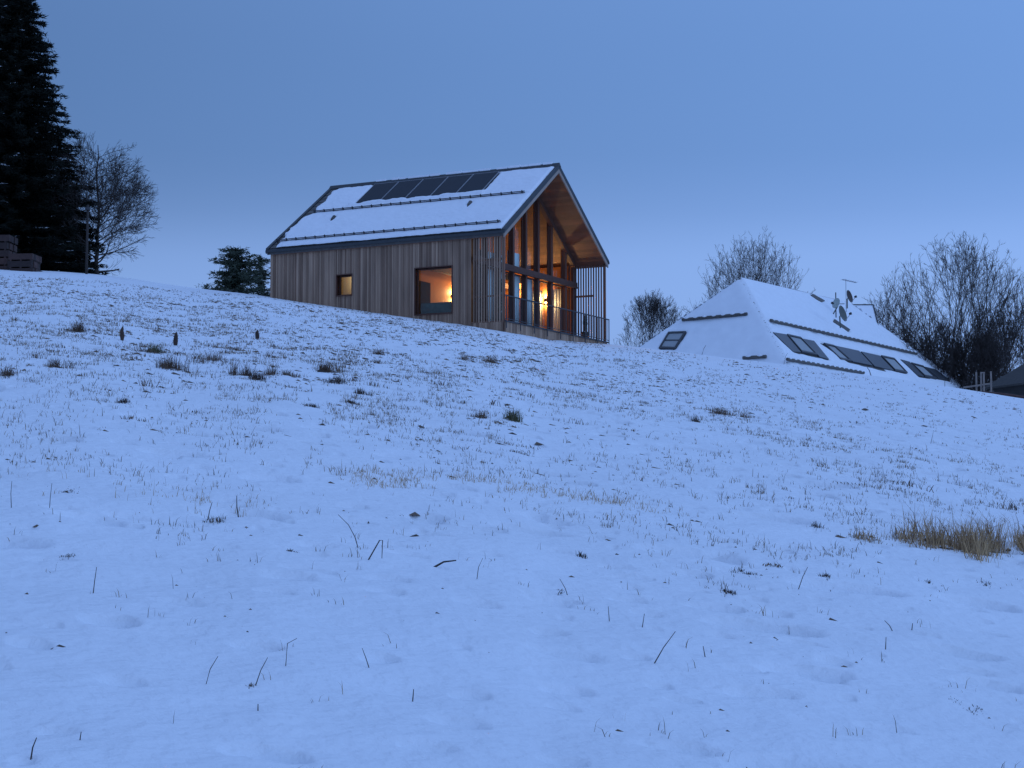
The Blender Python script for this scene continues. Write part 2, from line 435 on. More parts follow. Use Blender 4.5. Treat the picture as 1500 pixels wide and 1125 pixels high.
mb.prism([(HW-.15,-.03,ZE+(HW-.15)*TANP+.05),(HW,-.03,ZE+HW*TANP+.115),(HW+.15,-.03,ZE+(HW-.15)*TANP+.05),(HW,-.03,ZE+HW*TANP-.02)], (0, LEN+.05, 0), .5)
mb.build('ridge_cap', M['trim'], roof)
# standing tile courses along the left verge where the snow slid off
CS = 1/math.cos(math.atan(TANP))
def on_left(s, y, h=0):                                       # s metres up the slope
    nx, nz_ = -math.sin(math.atan(TANP)), math.cos(math.atan(TANP))
    return (s/CS+nx*h, y, ZE+s/CS*TANP+nz_*h)
mb = MB()
for k in range(16):
    s0 = .05+k*.35
    a = [on_left(s0, .11, .0), on_left(s0+.33, .11, -.015), on_left(s0+.33, LEN-.13, -.015), on_left(s0, LEN-.13, .0)]
    mb.prism(a, tuple(np.array(on_left(0, 0, .02))-np.array(on_left(0, 0, 0))), random.random())
mb.build('tiles', M['tile'], roof)
# snow blanket with ragged margins
ns, ny = 190, 360
SL = HW*CS
sg, yg = np.meshgrid(np.linspace(.03, SL-.10, ns), np.linspace(.09, LEN-.12, ny), indexing='ij')
n1 = fbm(sg*2.2, yg*2.2, 3, 5)-.5; n2 = fbm(sg*7, yg*5, 2, 8)-.5
d = np.minimum(sg-.02, (SL-.17)-sg+n1*.08)
# bare strip by the far verge (wide in its upper half), thin one by the near verge
farlim = np.interp(sg, [0, 2.3, 2.7, 3.1, 3.6, 5.2, 5.7], [10.52, 10.62, 10.55, 10.22, 10.35, 10.42, 10.0])
d = np.minimum(d, (farlim-yg)+n1*.35); d = np.minimum(d, yg-.12+n1*.05)
d = np.minimum(d, np.where(sg > SL-.45, (7.9+n1*1.0+20*(SL-.22-sg)-yg)*.5+.0*sg+.15, 9))
# solar panels poke out; snow has slid into a ridge below them
inp = np.minimum(np.minimum(sg-(3.60+n1*.22+ .05*np.sin(yg*5.2)), (5.46)-sg), np.minimum(yg-2.52, 8.56-yg))
d = np.minimum(d, -inp+.0)
for (vs_, vy) in ((2.35, 8.88), (2.55, 2.62)):
    dd = np.hypot((sg-vs_)*.75, (yg-vy)*2.6)-.16; d = np.minimum(d, dd)
pile = np.exp(-((sg-3.45)/.16)**2)*((yg > 2.4) & (yg < 8.7))*(.07+.10*np.clip(n1+.3, 0, 1))
for gs_ in (3.08, .50): pile = pile+np.exp(-((sg-gs_-.10)/.10)**2)*.03 - np.exp(-((sg-gs_+.03)/.045)**2)*.025
thick = np.clip(d/.10, 0, 1)**.5*.075 + np.where(d > 0, n2*.022+n1*.03+pile, 0)
h_ = np.where(d > 0, .024+thick, -.02)
nx, nz_ = -math.sin(math.atan(TANP)), math.cos(math.atan(TANP))
Vs = np.stack([sg/CS+nx*h_, yg, ZE+sg/CS*TANP+nz_*h_], -1).reshape(-1, 3)
i, j = np.meshgrid(np.arange(ns-1), np.arange(ny-1), indexing='ij')
Q = np.stack([i*ny+j, (i+1)*ny+j, (i+1)*ny+j+1, i*ny+j+1], -1).reshape(-1, 4)
keep = (h_.ravel()[Q].max(1) > 0)
np_mesh('snow', Vs, Q[keep], M['roof_snow'], parent=roof, smooth=True)
# snow bits on the ridge
mb = MB(); y = .3
while y < 8.6:
    ln = random.uniform(.25, .8); h = random.uniform(.03, .075)
    P = [(HW-.05, ZE+HW*TANP+.09), (HW-.03, ZE+HW*TANP+.12+h), (HW+.02, ZE+HW*TANP+.125+h*1.1), (HW+.08, ZE+HW*TANP+.05+h*.6), (HW+.13, ZE+HW*TANP-.03)]
    mb.prism([(a, y, b) for a, b in P], (0, ln, 0), .5); y += ln+random.choice((.02, .05, .12, .3))
mb.build('ridge_snow', M['roof_snow'], roof)
# solar panels
for k in range(5):
    y0 = 2.57+k*1.187; y1 = y0+1.165
    m_ = MB(); up = np.array(on_left(0, 0, 1))-np.array(on_left(0, 0, 0))
    m_.prism([on_left(3.55, y0, .06), on_left(5.45, y0, .06), on_left(5.45, y1, .06), on_left(3.55, y1, .06)], up*.045, .5)
    o = m_.build('solar_panel', M['pvframe'], house)
    m_ = MB(); m_.prism([on_left(3.58, y0+.022, .1055), on_left(5.42, y0+.022, .1055), on_left(5.42, y1-.022, .1055), on_left(3.58, y1-.022, .1055)], up*.004, .5)
    m_.build('solar_glass', M['pv'], o)
# snow guards
for gs_, ya, yb in ((3.08, .40, 10.25), (.50, .34, 10.60)):
    m_ = MB()
    for hh in (.10, .16):
        m_.tube([on_left(gs_, ya, hh), on_left(gs_, (ya+yb)/2, hh), on_left(gs_, yb, hh)], [.019]*3, 6)
    y = ya+.1
    while y < yb:
        b0 = np.array(on_left(gs_-.02, y, .0)); m_.prism([on_left(gs_-.03, y, .0), on_left(gs_+.03, y, .0), on_left(gs_+.03, y, .20), on_left(gs_-.03, y, .20)], (0, .03, 0)); y += .46
    m_.build('snow_guard', M['rail'], house)
for (vs_, vy) in ((2.35, 8.88), (2.55, 2.62)):
    m_ = MB(); m_.prism([on_left(vs_-.14, vy-.05, .02), on_left(vs_+.16, vy-.05, .02), on_left(vs_+.10, vy-.05, .16), on_left(vs_-.14, vy-.05, .12)], (0, .10, 0))
    m_.prism([on_left(vs_-.25, vy-.035, .02), on_left(vs_-.14, vy-.035, .02), on_left(vs_-.14, vy-.035, .07), on_left(vs_-.25, vy-.035, .06)], (0, .09, 0))
    m_.build('roof_vent', M['tile'], house)
# glazed gable: fins, beam, rafters, panes
FIN = [(.42, .16), (1.20, .14), (2.30, .14), (3.42, .14), (4.52, .14), (5.60, .16), (6.82, .15), (8.12, .16)]
for x0, wd in FIN:
    m_ = MB(); x1 = x0+wd
    c = [(x0,FY-.13,.05),(x1,FY-.13,.05),(x1,FY+.05,.05),(x0,FY+.05,.05)]
    zt = [zund(x0)-.03, zund(x1)-.03]
    if x0 < HW < x1: m_.prism([(x0,FY-.13,.05),(x1,FY-.13,.05),(x1,FY-.13,zt[1]),(HW,FY-.13,zund(HW)-.03),(x0,FY-.13,zt[0])], (0,.18,0))
    else: m_.hexa(c+[(x0,FY-.13,zt[0]),(x1,FY-.13,zt[1]),(x1,FY+.05,zt[1]),(x0,FY+.05,zt[0])])
    m_.build('post', M['timber'], house)
m_ = MB(); m_.box(.165, W-.165, FY-.19, FY-.134, 2.36, 2.62); m_.box(.165, W-.165, FY-.25, FY-.193, 2.36, 2.42); m_.build('crossbeam', M['timber'], house)
m_ = MB()
for sd in (0, 1):
    X = (lambda q: q) if sd == 0 else (lambda q: W-q)
    z = lambda q: ZE+q*TANP-TH-.004
    for (o0, o1, ya, yb) in ((-.24, 0, FY-.20, FY-.02),):
        a, b = .41, HW-.002
        m_.hexa([(X(a),ya,z(a)+o0),(X(b),ya,z(b)+o0),(X(b),yb,z(b)+o0),(X(a),yb,z(a)+o0),(X(a),ya,z(a)+o1),(X(b),ya,z(b)+o1),(X(b),yb,z(b)+o1),(X(a),yb,z(a)+o1)])
m_.build('rafter', M['timber'], house)
edges = [.41]+[f[0]+f[1]/2 for f in FIN[1:]]+[W-.41]
for k in range(len(edges)-1):
    a, b = edges[k]+.07, edges[k+1]-.07
    for lo in (True, False):
        if lo: P = [(a, .12), (b, .12), (b, 2.36), (a, 2.36)]
        else:
            P = [(a, 2.62), (b, 2.62), (b, zund(b)-.03)]
            if a < HW < b: P.append((HW, zund(HW)-.03))
            P.append((a, zund(a)-.03))
            if min(zund(a), zund(b)) < 2.75: continue
        cx = sum(p[0] for p in P)/len(P); cz = sum(p[1] for p in P)/len(P)
        f_ = MB(); t = .055
        n = len(P)
        C2 = [Vector(p) for p in P]
        inner = []
        for q in range(n):
            p0, p1, p2 = C2[q-1], C2[q], C2[(q+1) % n]
            e1 = (p1-p0).normalized(); e2 = (p2-p1).normalized(); n1_ = Vector((-e1.y, e1.x)); n2_ = Vector((-e2.y, e2.x))
            bis = n1_+n2_; inner.append(p1+bis*(t/max(.3, (1+n1_.dot(n2_)))))
        for q in range(n):
            q2 = (q+1) % n
            f_.prism([(C2[q].x, FY, C2[q].y), (C2[q2].x, FY, C2[q2].y), (inner[q2].x, FY, inner[q2].y), (inner[q].x, FY, inner[q].y)], (0, .06, 0), .3)
        o = f_.build('window', M['timber'], house)
        g_ = MB(); g_.prism([(p.x, FY+.025, p.y) for p in inner], (0, .01, 0), .5); g_.build('pane', M['glass'], o)
# right front corner pier and deck
m_ = MB(); m_.box(W-.40, W-.12, FY-.10, FY-.003, -.9, zu(W-.12), .4); m_.build('corner_pier', M['timber'], house)
m_ = MB(); x = .13
while x < W-.13:
    xn = min(x+.14, W-.13); m_.box(x+.002, xn-.004, .06, FY-.07, .01, .05); x = xn
m_.build('deck', M['slat'], house)
m_ = MB(); x = .10
while x < W-.10:                                              # short boards under the deck edge
    wd = random.uniform(.10, .15); xn = min(x+wd, W-.10); m_.box(x+.004, xn-.004, .02, .055, -.95, .02); x = xn
y = .06
while y < FY-.06:
    yn = min(y+.12, FY-.06); m_.box(.10, .135, y+.004, yn-.004, -.95, .0); m_.box(W-.135, W-.10, y+.004, yn-.004, -.95, .0); y = yn
m_.build('deck_skirt', M['clad'], house)
m_ = MB(); m_.box(.05, W-.05, -.02, .016, .0, .055, .1); m_.build('deck_edge', M['rail'], house)
# balustrade of the deck
m_ = MB(); m_.box(.0, W-.0, -.045, -.0, .97, 1.01, .5); m_.box(.04, W-.04, -.03, -.005, .10, .125, .5)
bal = m_.build('balustrade', M['rail'], house)
for k in range(9):
    x = .05+k*(W-.15)/8; p_ = MB(); p_.box(x, x+.045, -.066, -.046, -.25, .97, .5); p_.build('post', M['rail'], bal)
p_ = MB()
x = .2
while x < W-.1: p_.box(x, x+.012, -.02, -.008, .125, .97, .5); x += .125
# slim uprights of the balustrade near the deck skirt
p_.build('balusters', M['rail'], bal)
# slatted screens at the two open sides of the porch
def screen(xc, n, dense, wd=.05, mt='slat'):
    s_ = MB()
    y = .12
    while y < FY-.12:
        s_.box(xc-(.02 if xc > 1 else .009), xc+(.02 if xc > 1 else .009), y, y+wd, (.0 if xc < 1 else -.9), zund(.13)-.004); y += dense
    return s_.build('slatted_screen', M[mt], house)
sc1 = screen(.14, 10, .112, .058, 'clad'); sc2 = screen(W-.14, 10, .118)
b_ = MB(); b_.box(W-.19, W-.162, .62, FY-.12, 1.98, 2.06); b_.build('brace', M['slat'], sc2)
b_ = MB(); b_.box(.165, .20, .08, FY-.1, 2.36, 2.44); b_.build('brace', M['slat'], sc1); b_ = MB(); b_.box(.165, .20, .08, FY-.1, .98, 1.04); b_.build('brace', M['slat'], sc1)
for xc in (.10, W-.20):
    p_ = MB(); p_.box(xc, xc+.10, .065, .105, -.9, zund(.12)-.004); p_.build('corner_post', M['slat'], house)
# inside: floor, cross wall with a door, curtains, loft front, lamps
m_ = MB(); m_.box(.41, W-.41, FY+.07, BY-.19, -.15, .03, .5); m_.build('floor', M['floor'], house)
PY = 5.45
m_ = MB()
m_.prism([(.41,PY,.03),(W-.41,PY,.03),(W-.41,PY,zund(W-.41)-.01),(HW,PY,zund(HW)-.01),(.41,PY,zund(.41)-.01)], (0, .12, 0), .2)
m_.build('cross_wall', M['inside'], house)
m_ = MB(); m_.box(2.85, 3.78, PY-.05, PY-.005, .03, 2.22); m_.build('door', M['doordark'], house)
for yy in (3.05, 4.45):
    m_ = MB(); m_.box(.41, W-.41, yy, yy+.12, 2.50, 2.72); m_.build('tie_beam', M['timber'], house)
m_ = MB(); m_.box(4.15, 4.95, PY-.38, PY-.005, .03, 1.15); m_.box(4.12, 4.98, PY-.40, PY-.003, 1.152, 1.18); m_.build('sideboard', M['doordark'], house)
def curtain(x0, x1, z0, z1, y):
    n = int((x1-x0)*26); P = []
    for k in range(n+1):
        x = x0+(x1-x0)*k/n; P.append((x, y+.035*math.sin(k*1.35)+.01*math.sin(k*.5)))
    m_ = MB()
    for k in range(n):
        a, b = P[k], P[k+1]
        m_.hexa([(a[0],a[1],z0),(b[0],b[1],z0),(b[0],b[1]+.004,z0),(a[0],a[1]+.004,z0),(a[0],a[1],z1),(b[0],b[1],z1),(b[0],b[1]+.004,z1),(a[0],a[1]+.004,z1)])
    return m_.build('curtain', M['curtain'], house, True)
curtain(.50, 3.30, .06, 3.0, FY+.16)
curtain(3.60, 4.50, .06, 2.36, FY+.16)
curtain(4.72, 5.58, .06, 2.36, FY+.16)
for y0, y1 in ((1.75, 2.52), (2.88, 3.75)):                      # gathered curtains beside the lamp of the far wall
    m_ = MB(); k = 0; y = y0
    while y < y1:
        x = W-.47+.025*math.sin(k*1.6); x2 = W-.47+.025*math.sin((k+1)*1.6); m_.hexa([(x,y,.06),(x+.004,y,.06),(x2+.004,y+.035,.06),(x2,y+.035,.06),(x,y,2.36),(x+.004,y,2.36),(x2+.004,y+.035,2.36),(x2,y+.035,2.36)]); y += .035; k += 1
    m_.build('curtain', M['curtain'], house, True)
m_ = MB(); m_.box(3.5, 4.5, FY+.14, FY+.18, 2.62, 3.25); m_.build('loft_panel', M['curtain'], house)
def sconce(p, nrm, pw):
    """box lamp on a wall throwing light up and down"""
    p = Vector(p); nrm = Vector(nrm); s_ = MB(); c = p+nrm*.07; h = .09
    s_.box(c.x-.065, c.x+.065, c.y-.065, c.y+.065, c.z-h, c.z+h)
    o = s_.build('wall_lamp', M['lampmetal'], house)
    for zz in (c.z+h+.002, c.z-h-.012):
        e_ = MB(); e_.box(c.x-.045, c.x+.045, c.y-.045, c.y+.045, zz, zz+.010); e_.build('bulb', M['bulb'], o)
    for sg_ in (1, -1):
        l = bpy.data.lights.new('lamp_light', 'POINT'); l.energy = pw*(1.0 if sg_ > 0 else .6); l.color = (1.0, .62, .27); l.shadow_soft_size = .04
        lo = bpy.data.objects.new('lamp_light', l); lo.parent = o; lo.location = c+Vector((0, 0, sg_*(h+.09)))+nrm*.03; col.objects.link(lo)
sconce((5.64, PY, 1.88), (0, -1, 0), 62)
sconce((W-.40, 2.70, 1.92), (-1, 0, 0), 95)
sconce((W-.40, 4.1, 2.45), (-1, 0, 0), 40)
pl_ = MB(); pl_.lathe((5.2, 3.75, 2.62), [(.03, .12), (.10, .08), (.19, 0), (.18, -.005), (.09, .07), (.03, .10)], 16); pl_.tube([(5.2, 3.75, 2.73), (5.2, 3.75, 5.9)], [.006, .006], 4)  # added pendant, lit only to brighten the room wall and upper panes
po_ = pl_.build('fill_pendant', M['lampmetal'], house)
e_ = MB(); e_.lathe((5.2, 3.75, 2.60), [(.001, -.04), (.03, -.03), (.042, 0), (.03, .03), (.001, .04)], 10); e_.build('bulb', M['bulb'], po_)
pd_ = bpy.data.lights.new('lamp_light', 'POINT'); pd_.energy = 75; pd_.color = (1.0, .50, .17); pd_.shadow_soft_size = .06
lo_ = bpy.data.objects.new('lamp_light', pd_); lo_.parent = po_; lo_.location = (5.2, 3.75, 2.50); col.objects.link(lo_)
# lamp of the small back room, on the far side of the cross wall
sconce((3.6, 8.6, 2.55), (-1, 0, 0), 36)
m_ = MB(); m_.prism([(3.6,PY+.13,.03),(3.6,BY-.2,.03),(3.6,BY-.2,3.0),(3.6,PY+.13,3.0)], (.1, 0, 0), .3); m_.build('cross_wall', M['plaster'], house)
# sofa behind the big window
def w2(p): return Vector(HO)+Vector(VV)*p[0]+Vector(UU)*p[1]+Vector((0, 0, p[2]))
sofa = empty('sofa', w2((.95, 3.1, .03)), HANG); tag(sofa, 'grey-green sofa back seen low inside the big lit side window', 'sofa')
m_ = MB(); m_.box(-.45, .45, -.85, .85, .10, .45); m_.build('seat', M['sofa'], sofa)
m_ = MB(); m_.prism([(-.45,-.83,.45),(-.20,-.83,.45),(-.24,-.83,.90),(-.40,-.83,.92),(-.45,-.83,.86)], (0, 1.66, 0)); m_.build('backrest', M['sofa'], sofa)
for s in (-1, 1):
    m_ = MB(); m_.box(-.19, .45, s*.85-.11*(s > 0), s*.85+.11*(s < 0), .452, .65); m_.build('armrest', M['sofa'], sofa)
for a in (-.4, .36):
    for b in (-.8, .76): m_ = MB(); m_.box(a, a+.04, b, b+.04, 0, .098); m_.build('leg', M['rail'], sofa)

def leafy(mb, c, rx, rz, n, size, seed):
    r_ = random.Random(seed)
    for _ in range(n):
        while True:
            p = Vector((r_.uniform(-1, 1), r_.uniform(-1, 1), r_.uniform(-1, 1)))
            if p.length < 1: break
        p = Vector((c[0]+p.x*rx, c[1]+p.y*rx, c[2]+p.z*rz)); d = Vector((r_.gauss(0, 1), r_.gauss(0, 1), r_.gauss(.5, 1))).normalized()
        s = d.orthogonal().normalized()*size*.3; e = p+d*size
        mb.face([p-s, p+s, e], r_.random())
def plant(loc, h, rx, label, seed):
    o = empty('potted_plant', w2(loc)); tag(o, label, 'potted plant')
    m_ = MB(); m_.lathe((0, 0, 0), [(0.001, 0), (.13, 0), (.18, .32), (.16, .32), (.15, .28), (.001, .28)], 14); m_.build('pot', M['pot'], o)
    m_ = MB(); m_.tube([(0,0,.28),(.02,.01,h*.6),(0,0,h)], [.02,.014,.005], 5); m_.build('stem', M['bark'], o)
    m_ = MB(); leafy(m_, (0, 0, .3+(h-.3)*.55), rx, (h-.3)*.55, int(2300*rx), .10, seed); leafy(m_, (0, 0, h*.86), rx*1.25, h*.16, int(700*rx), .10, seed+1); m_.build('foliage', M['pine'], o)
plant((.42, .42, .05), 1.55, .17, 'slim dark evergreen in a pot at the near corner of the slatted porch', 3)
plant((8.0, .45, .05), .95, .06, 'thin dark potted plant at the far end of the porch by the balustrade', 9)

# ------------------------------------------------------------------ neighbouring house: big hipped roof
AP = at(1085, 407, 100); NAZ = R(35); ANG = math.pi/2-NAZ
D1 = np.array([math.sin(NAZ), math.cos(NAZ), 0]); N1 = np.array([D1[1], -D1[0], 0]); TP = .967; RL = 13.7; RUN = 7.6; DR = RUN*TP
hip = empty('neighbour_house', (AP[0], AP[1], AP[2]-DR-1.6), ANG)     # local x along ridge, local -y towards the viewer
tag(hip, 'low neighbouring house with a large snow-covered hipped roof reaching down to the slope', 'house')
ZR = DR+1.6                                                   # ridge height in local z
def L2(x, run, h=0):                                          # on the long viewer-side face, run metres below the ridge line in plan
    c = 1/math.hypot(1, TP); return (x, -run-TP*c*h, ZR-run*TP+c*h)
m_ = MB(); e = 1.6
ev = ZR-DR
A0, B0 = (0, 0, ZR), (RL, 0, ZR)
c1, c2, c3, c4 = (-RUN, -RUN, ev), (RL+RUN, -RUN, ev), (RL+RUN, RUN, ev), (-RUN, RUN, ev)
m_.face([c1, c2, B0, A0], .4); m_.face([c2, c3, B0], .5); m_.face([c3, c4, A0, B0], .6); m_.face([c4, c1, A0], .5)
m_.face([c4, c3, c2, c1], .5)
hroof = m_.build('roof', M['tile'], hip)
m_ = MB(); m_.box(-RUN+.8, RL+RUN-.8, -RUN+.8, RUN-.8, -3.0, ev-.01); m_.build('wall', M['plaster'], hip)
# snow blankets on the three faces in view, lying 7 cm thick, with bare spots
def face_snow(o, ex, ey, nn, us, vs2, maskf, name='snow', res=.11, th=.07):
    """o origin, ex ey unit vectors in the face, nn normal; grid over us x vs2; maskf(u,v)->signed depth inside"""
    nu = int((us[1]-us[0])/res); nv = int((vs2[1]-vs2[0])/res)
    U_, V_ = np.meshgrid(np.linspace(us[0], us[1], nu), np.linspace(vs2[0], vs2[1], nv), indexing='ij')
    nzz = fbm(U_*1.7, V_*1.7, 3, 21)-.5; dd = maskf(U_, V_, nzz)
    h = np.where(dd > 0, .01+th*np.clip(dd/.15, 0, 1)**.5+nzz*.09*np.clip(dd/.5, 0, 1), -.03)
    o = np.array(o, float); P = o+U_[..., None]*np.array(ex)+V_[..., None]*np.array(ey)+h[..., None]*np.array(nn)
    i, j = np.meshgrid(np.arange(nu-1), np.arange(nv-1), indexing='ij')
    Q = np.stack([i*nv+j, (i+1)*nv+j, (i+1)*nv+j+1, i*nv+j+1], -1).reshape(-1, 4)
    k = h.ravel()[Q].max(1) > 0
    return np_mesh(name, P.reshape(-1, 3), Q[k], M['roof_snow'], parent=hip, smooth=True)
cN = 1/math.hypot(1, TP)
dn = np.array([0, -cN, -TP*cN]); nn1 = np.array([0, -TP*cN, cN])
# pixel -> (x along ridge, run) on the long face
npl = N1*TP+np.array([0, 0, 1.])
def nf(px, py):
    d = ray(px, py); t = ((AP-CAMP)@npl)/(d@npl); p = CAMP+d*t-AP; return float(p@D1), float(p@N1)
def poly_sd(U_, V_, poly):
    """rough signed distance (positive inside) for a convex polygon"""
    d = np.full(U_.shape, 1e9); n = len(poly); ar = sum(poly[i][0]*poly[(i+1) % n][1]-poly[(i+1) % n][0]*poly[i][1] for i in range(n)); sg_ = 1 if ar > 0 else -1
    for i in range(n):
        a, b = poly[i], poly[(i+1) % n]; ex, ey = b[0]-a[0], b[1]-a[1]; l = math.hypot(ex, ey)
        d = np.minimum(d, sg_*(ex*(V_-a[1])-ey*(U_-a[0]))/l)
    return d
def face_poly(pxs): return [(nf(*p)[0], nf(*p)[1]/cN) for p in pxs]
BAYS = [[(1131,488.5),(1191,501),(1213,528),(1160,516.5)], [(1198,502),(1258,515.5),(1300,545.5),(1240,531)], [(1259,516),(1308,526.5),(1328,548.5),(1278,537.5)], [(1318,528),(1371,543),(1392,559),(1345,553)]]
bays = [face_poly(b) for b in BAYS]
spots = [face_poly([(1188,431),(1206,441),(1201,443),(1186,434)]), face_poly([(1222,469),(1244,484),(1242,487),(1221,473)])]
def mask_long(U_, V_, nzz):
    run = V_*cN
    d = np.minimum(U_+run-.03, RL+run-U_-.03); d = np.minimum(d, RUN/cN-.05-V_); d = np.minimum(d, V_+.02)
    for b in bays+spots: d = np.minimum(d, -poly_sd(U_, V_, b)+nzz*.10)
    return d
face_snow((0, 0, ZR), (1, 0, 0), dn, nn1, (-RUN, RL+RUN), (0, RUN/cN), mask_long, res=.10)
dl = np.array([-cN, 0, -TP*cN]); nl = np.array([-TP*cN, 0, cN])
npl2 = -D1*TP+np.array([0, 0, 1.])
def nfl(px, py):                                              # left hip face: (y local, distance down)
    d = ray(px, py); t = ((AP-CAMP)@npl2)/(d@npl2); p = CAMP+d*t-AP; return float(-(p@N1)), float(-(p@D1))/cN
LW = [nfl(*p) for p in ((980,488.5),(1006,487.5),(990,513),(966,512))]
def mask_left(U_, V_, nzz):
    d = V_*cN-np.abs(U_)-.03; d = np.minimum(d, RUN/cN-.05-V_); return np.minimum(d, -poly_sd(U_, V_, LW)+nzz*.05)
face_snow((0, 0, ZR), (0, 1, 0), dl, nl, (-RUN, RUN), (0, RUN/cN), mask_left, res=.12)
dr = np.array([cN, 0, -TP*cN]); nr_ = np.array([TP*cN, 0, cN])
face_snow((RL, 0, ZR), (0, 1, 0), dr, nr_, (-RUN, RUN), (0, RUN/cN), lambda U_, V_, z: np.minimum(V_*cN-np.abs(U_)-.03, RUN/cN-.05-V_), res=.2)
db = np.array([0, cN, -TP*cN]); nb = np.array([0, TP*cN, cN])
face_snow((0, 0, ZR), (1, 0, 0), db, nb, (-RUN, RL+RUN), (0, RUN/cN), lambda U_, V_, z: np.minimum(np.minimum(U_+V_*cN, RL+V_*cN-U_)-.03, RUN/cN-.05-V_), res=.2)
# plates lying in the plane of the long face
def plate(pxs, h0, h1, name, m, parent, inset=None):
    P = [L2(*nf(*p), h0) for p in pxs]; up = np.array(L2(0, 0, h1))-np.array(L2(0, 0, h0))
    mb_ = MB(); mb_.prism(P, up); return mb_.build(name, m, parent)
def roof_window(pxs):
    """frame of four bars round a pale blind behind glass, in the long face"""
    S = [np.array(nf(*p)) for p in pxs]; c = sum(S)/4
    mb_ = MB(); t = .09
    def off(p, i):
        e1 = S[i]-S[i-1]; e2 = S[(i+1) % 4]-S[i]; e1 = e1/np.linalg.norm(e1); e2 = e2/np.linalg.norm(e2)
        return p + t*(e2-e1)/max(.35, abs(e1[0]*e2[1]-e1[1]*e2[0]))
    I = [off(S[i], i) for i in range(4)]
    up = np.array(L2(0, 0, .11))-np.array(L2(0, 0, .0))
    for i in range(4):
        j = (i+1) % 4; mb_.prism([L2(*S[i], .02), L2(*S[j], .02), L2(*I[j], .02), L2(*I[i], .02)], up)
    o = mb_.build('roof_window', M['flash'], hip)
    g_ = MB(); g_.prism([L2(*p, .04) for p in I], up*.3); g_.build('blind', M['velux'], o)
    return o
WP = [[(1151,491.5),(1171,496),(1196,522),(1173,517.5)],
      [(1205,504.5),(1220,508),(1246,531),(1230,528)],
      [(1289,522.5),(1308,526.5),(1328,548),(1310,544.5)],
      [(1333,533),(1350,537.5),(1371,556.5),(1354,553)]]
for p in WP: roof_window(p)
CP = [[(1131,488.5),(1150,491.5),(1172,517.5),(1160,516.5)], [(1174,498),(1191,501),(1213,528),(1199,524)],
      [(1222,508),(1257,515.5),(1277,537),(1248,531)], [(1260,516.5),(1287,522.5),(1308,544),(1280,538)],
      [(1318,528),(1331,531.5),(1352,552.5),(1343,551)], [(1353,538.5),(1370,543),(1390,558),(1373,555)]]
for p in CP: plate(p, .03, .09, 'roof_panel', M['collector'], hip)
# left face window
m_ = MB(); S = [np.array(p) for p in LW]
def Lf(y, dd, h): return tuple(np.array((0, 0, ZR))+np.array((0, 1, 0))*y+dl*dd+nl*h)
I = [S[i]+(sum(S)/4-S[i])*.17 for i in range(4)]
for i in range(4):
    j = (i+1) % 4; m_.prism([Lf(*S[i], .02), Lf(*S[j], .02), Lf(*I[j], .02), Lf(*I[i], .02)], nl*.11)
o = m_.build('roof_window', M['flash'], hip)
m_ = MB(); m_.prism([Lf(*p, .05) for p in I], nl*.03); m_.build('blind', M['velux'], o)
m_ = MB(); a, b = (I[0]+I[3])/2, (I[1]+I[2])/2; m_.prism([Lf(*(a+(0, -.04)), .085), Lf(*(b+(0, -.04)), .085), Lf(*(b+(0, .04)), .085), Lf(*(a+(0, .04)), .085)], nl*.02); m_.build('glazing_bar', M['flash'], o)
# snow guards: rows of round logs held in brackets
def guard(p0, p1, fn, nvec, r=.085):
    p0 = np.array(p0, float); p1 = np.array(p1, float)
    m_ = MB(); m_.tube([fn(p0), fn((p0+p1)/2), fn(p1)], [r]*3, 8)
    o = m_.build('snow_guard', M['tile'], hip)
    s_ = MB(); ln = np.linalg.norm(p1-p0); n = int(ln/.52)
    for k in range(n):
        a = fn(p0+(p1-p0)*((k+.28)/n)); b = fn(p0+(p1-p0)*((k+.72)/n)); up = np.array((0, 0, r*.62))
        up = np.array((0, -.03, r*.7)) if fn is fl else np.array((-.03, 0, r*.7)); s_.tube([np.array(a)+up, (np.array(a)+np.array(b))/2+up*1.1, np.array(b)+up], [r*.5, r*.85, r*.5], 6)
    s_.build('snow', M['roof_snow'], o)
    return o
fl = lambda q: L2(q[0], q[1], .17)
guard(nf(1126,473), nf(1340,521), fl, None)
guard(nf(1150,530), nf(1262,549.5), fl, None)
fh = lambda q: Lf(q[0], q[1], .17)
guard(nfl(1001,472), nfl(1096,463.5), fh, None)
guard(nfl(1090,528), nfl(1124,526), fh, None)
# bare hip-tile patches
for q in ([(1189,432),(1207,442),(1202,444.5),(1187,435)], [(1221,469),(1244,484.5),(1241,488),(1219,473)]): plate(q, .02, .10, 'bare_tiles', M['tile'], hip)
# little snowed-up dormer beyond the ridge end
def nb_w(x, y, z): return Vector((AP[0], AP[1], AP[2]-DR-1.6))+Vector(D1)*x-Vector(N1)*y+Vector((0, 0, z))
pB = at(1247, 447, 112); pC = at(1279, 447, 112.6); pD = at(1286.5, 478, 111); pE = at(1243, 479, 110.4)
dorm = MB()
inv = Matrix.Rotation(-ANG, 4, 'Z')@Matrix.Translation(-hip.location)
P = [inv@Vector(p) for p in (pE, pD, pC, pB)]
dorm.prism([tuple(p) for p in P], tuple((inv.to_3x3()@Vector((.3, 2.4, 0)))), .5)
dm = dorm.build('dormer', M['roof_snow'], hip)
m_ = MB(); m_.tube([P[3]+Vector((0,0,.03)), P[2]+Vector((0,0,.03))], [.035, .035], 6); m_.tube([P[2]+Vector((0,0,.03)), P[1]+Vector((0,0,.03))], [.035, .035], 6); m_.build('verge', M['trim'], dm)

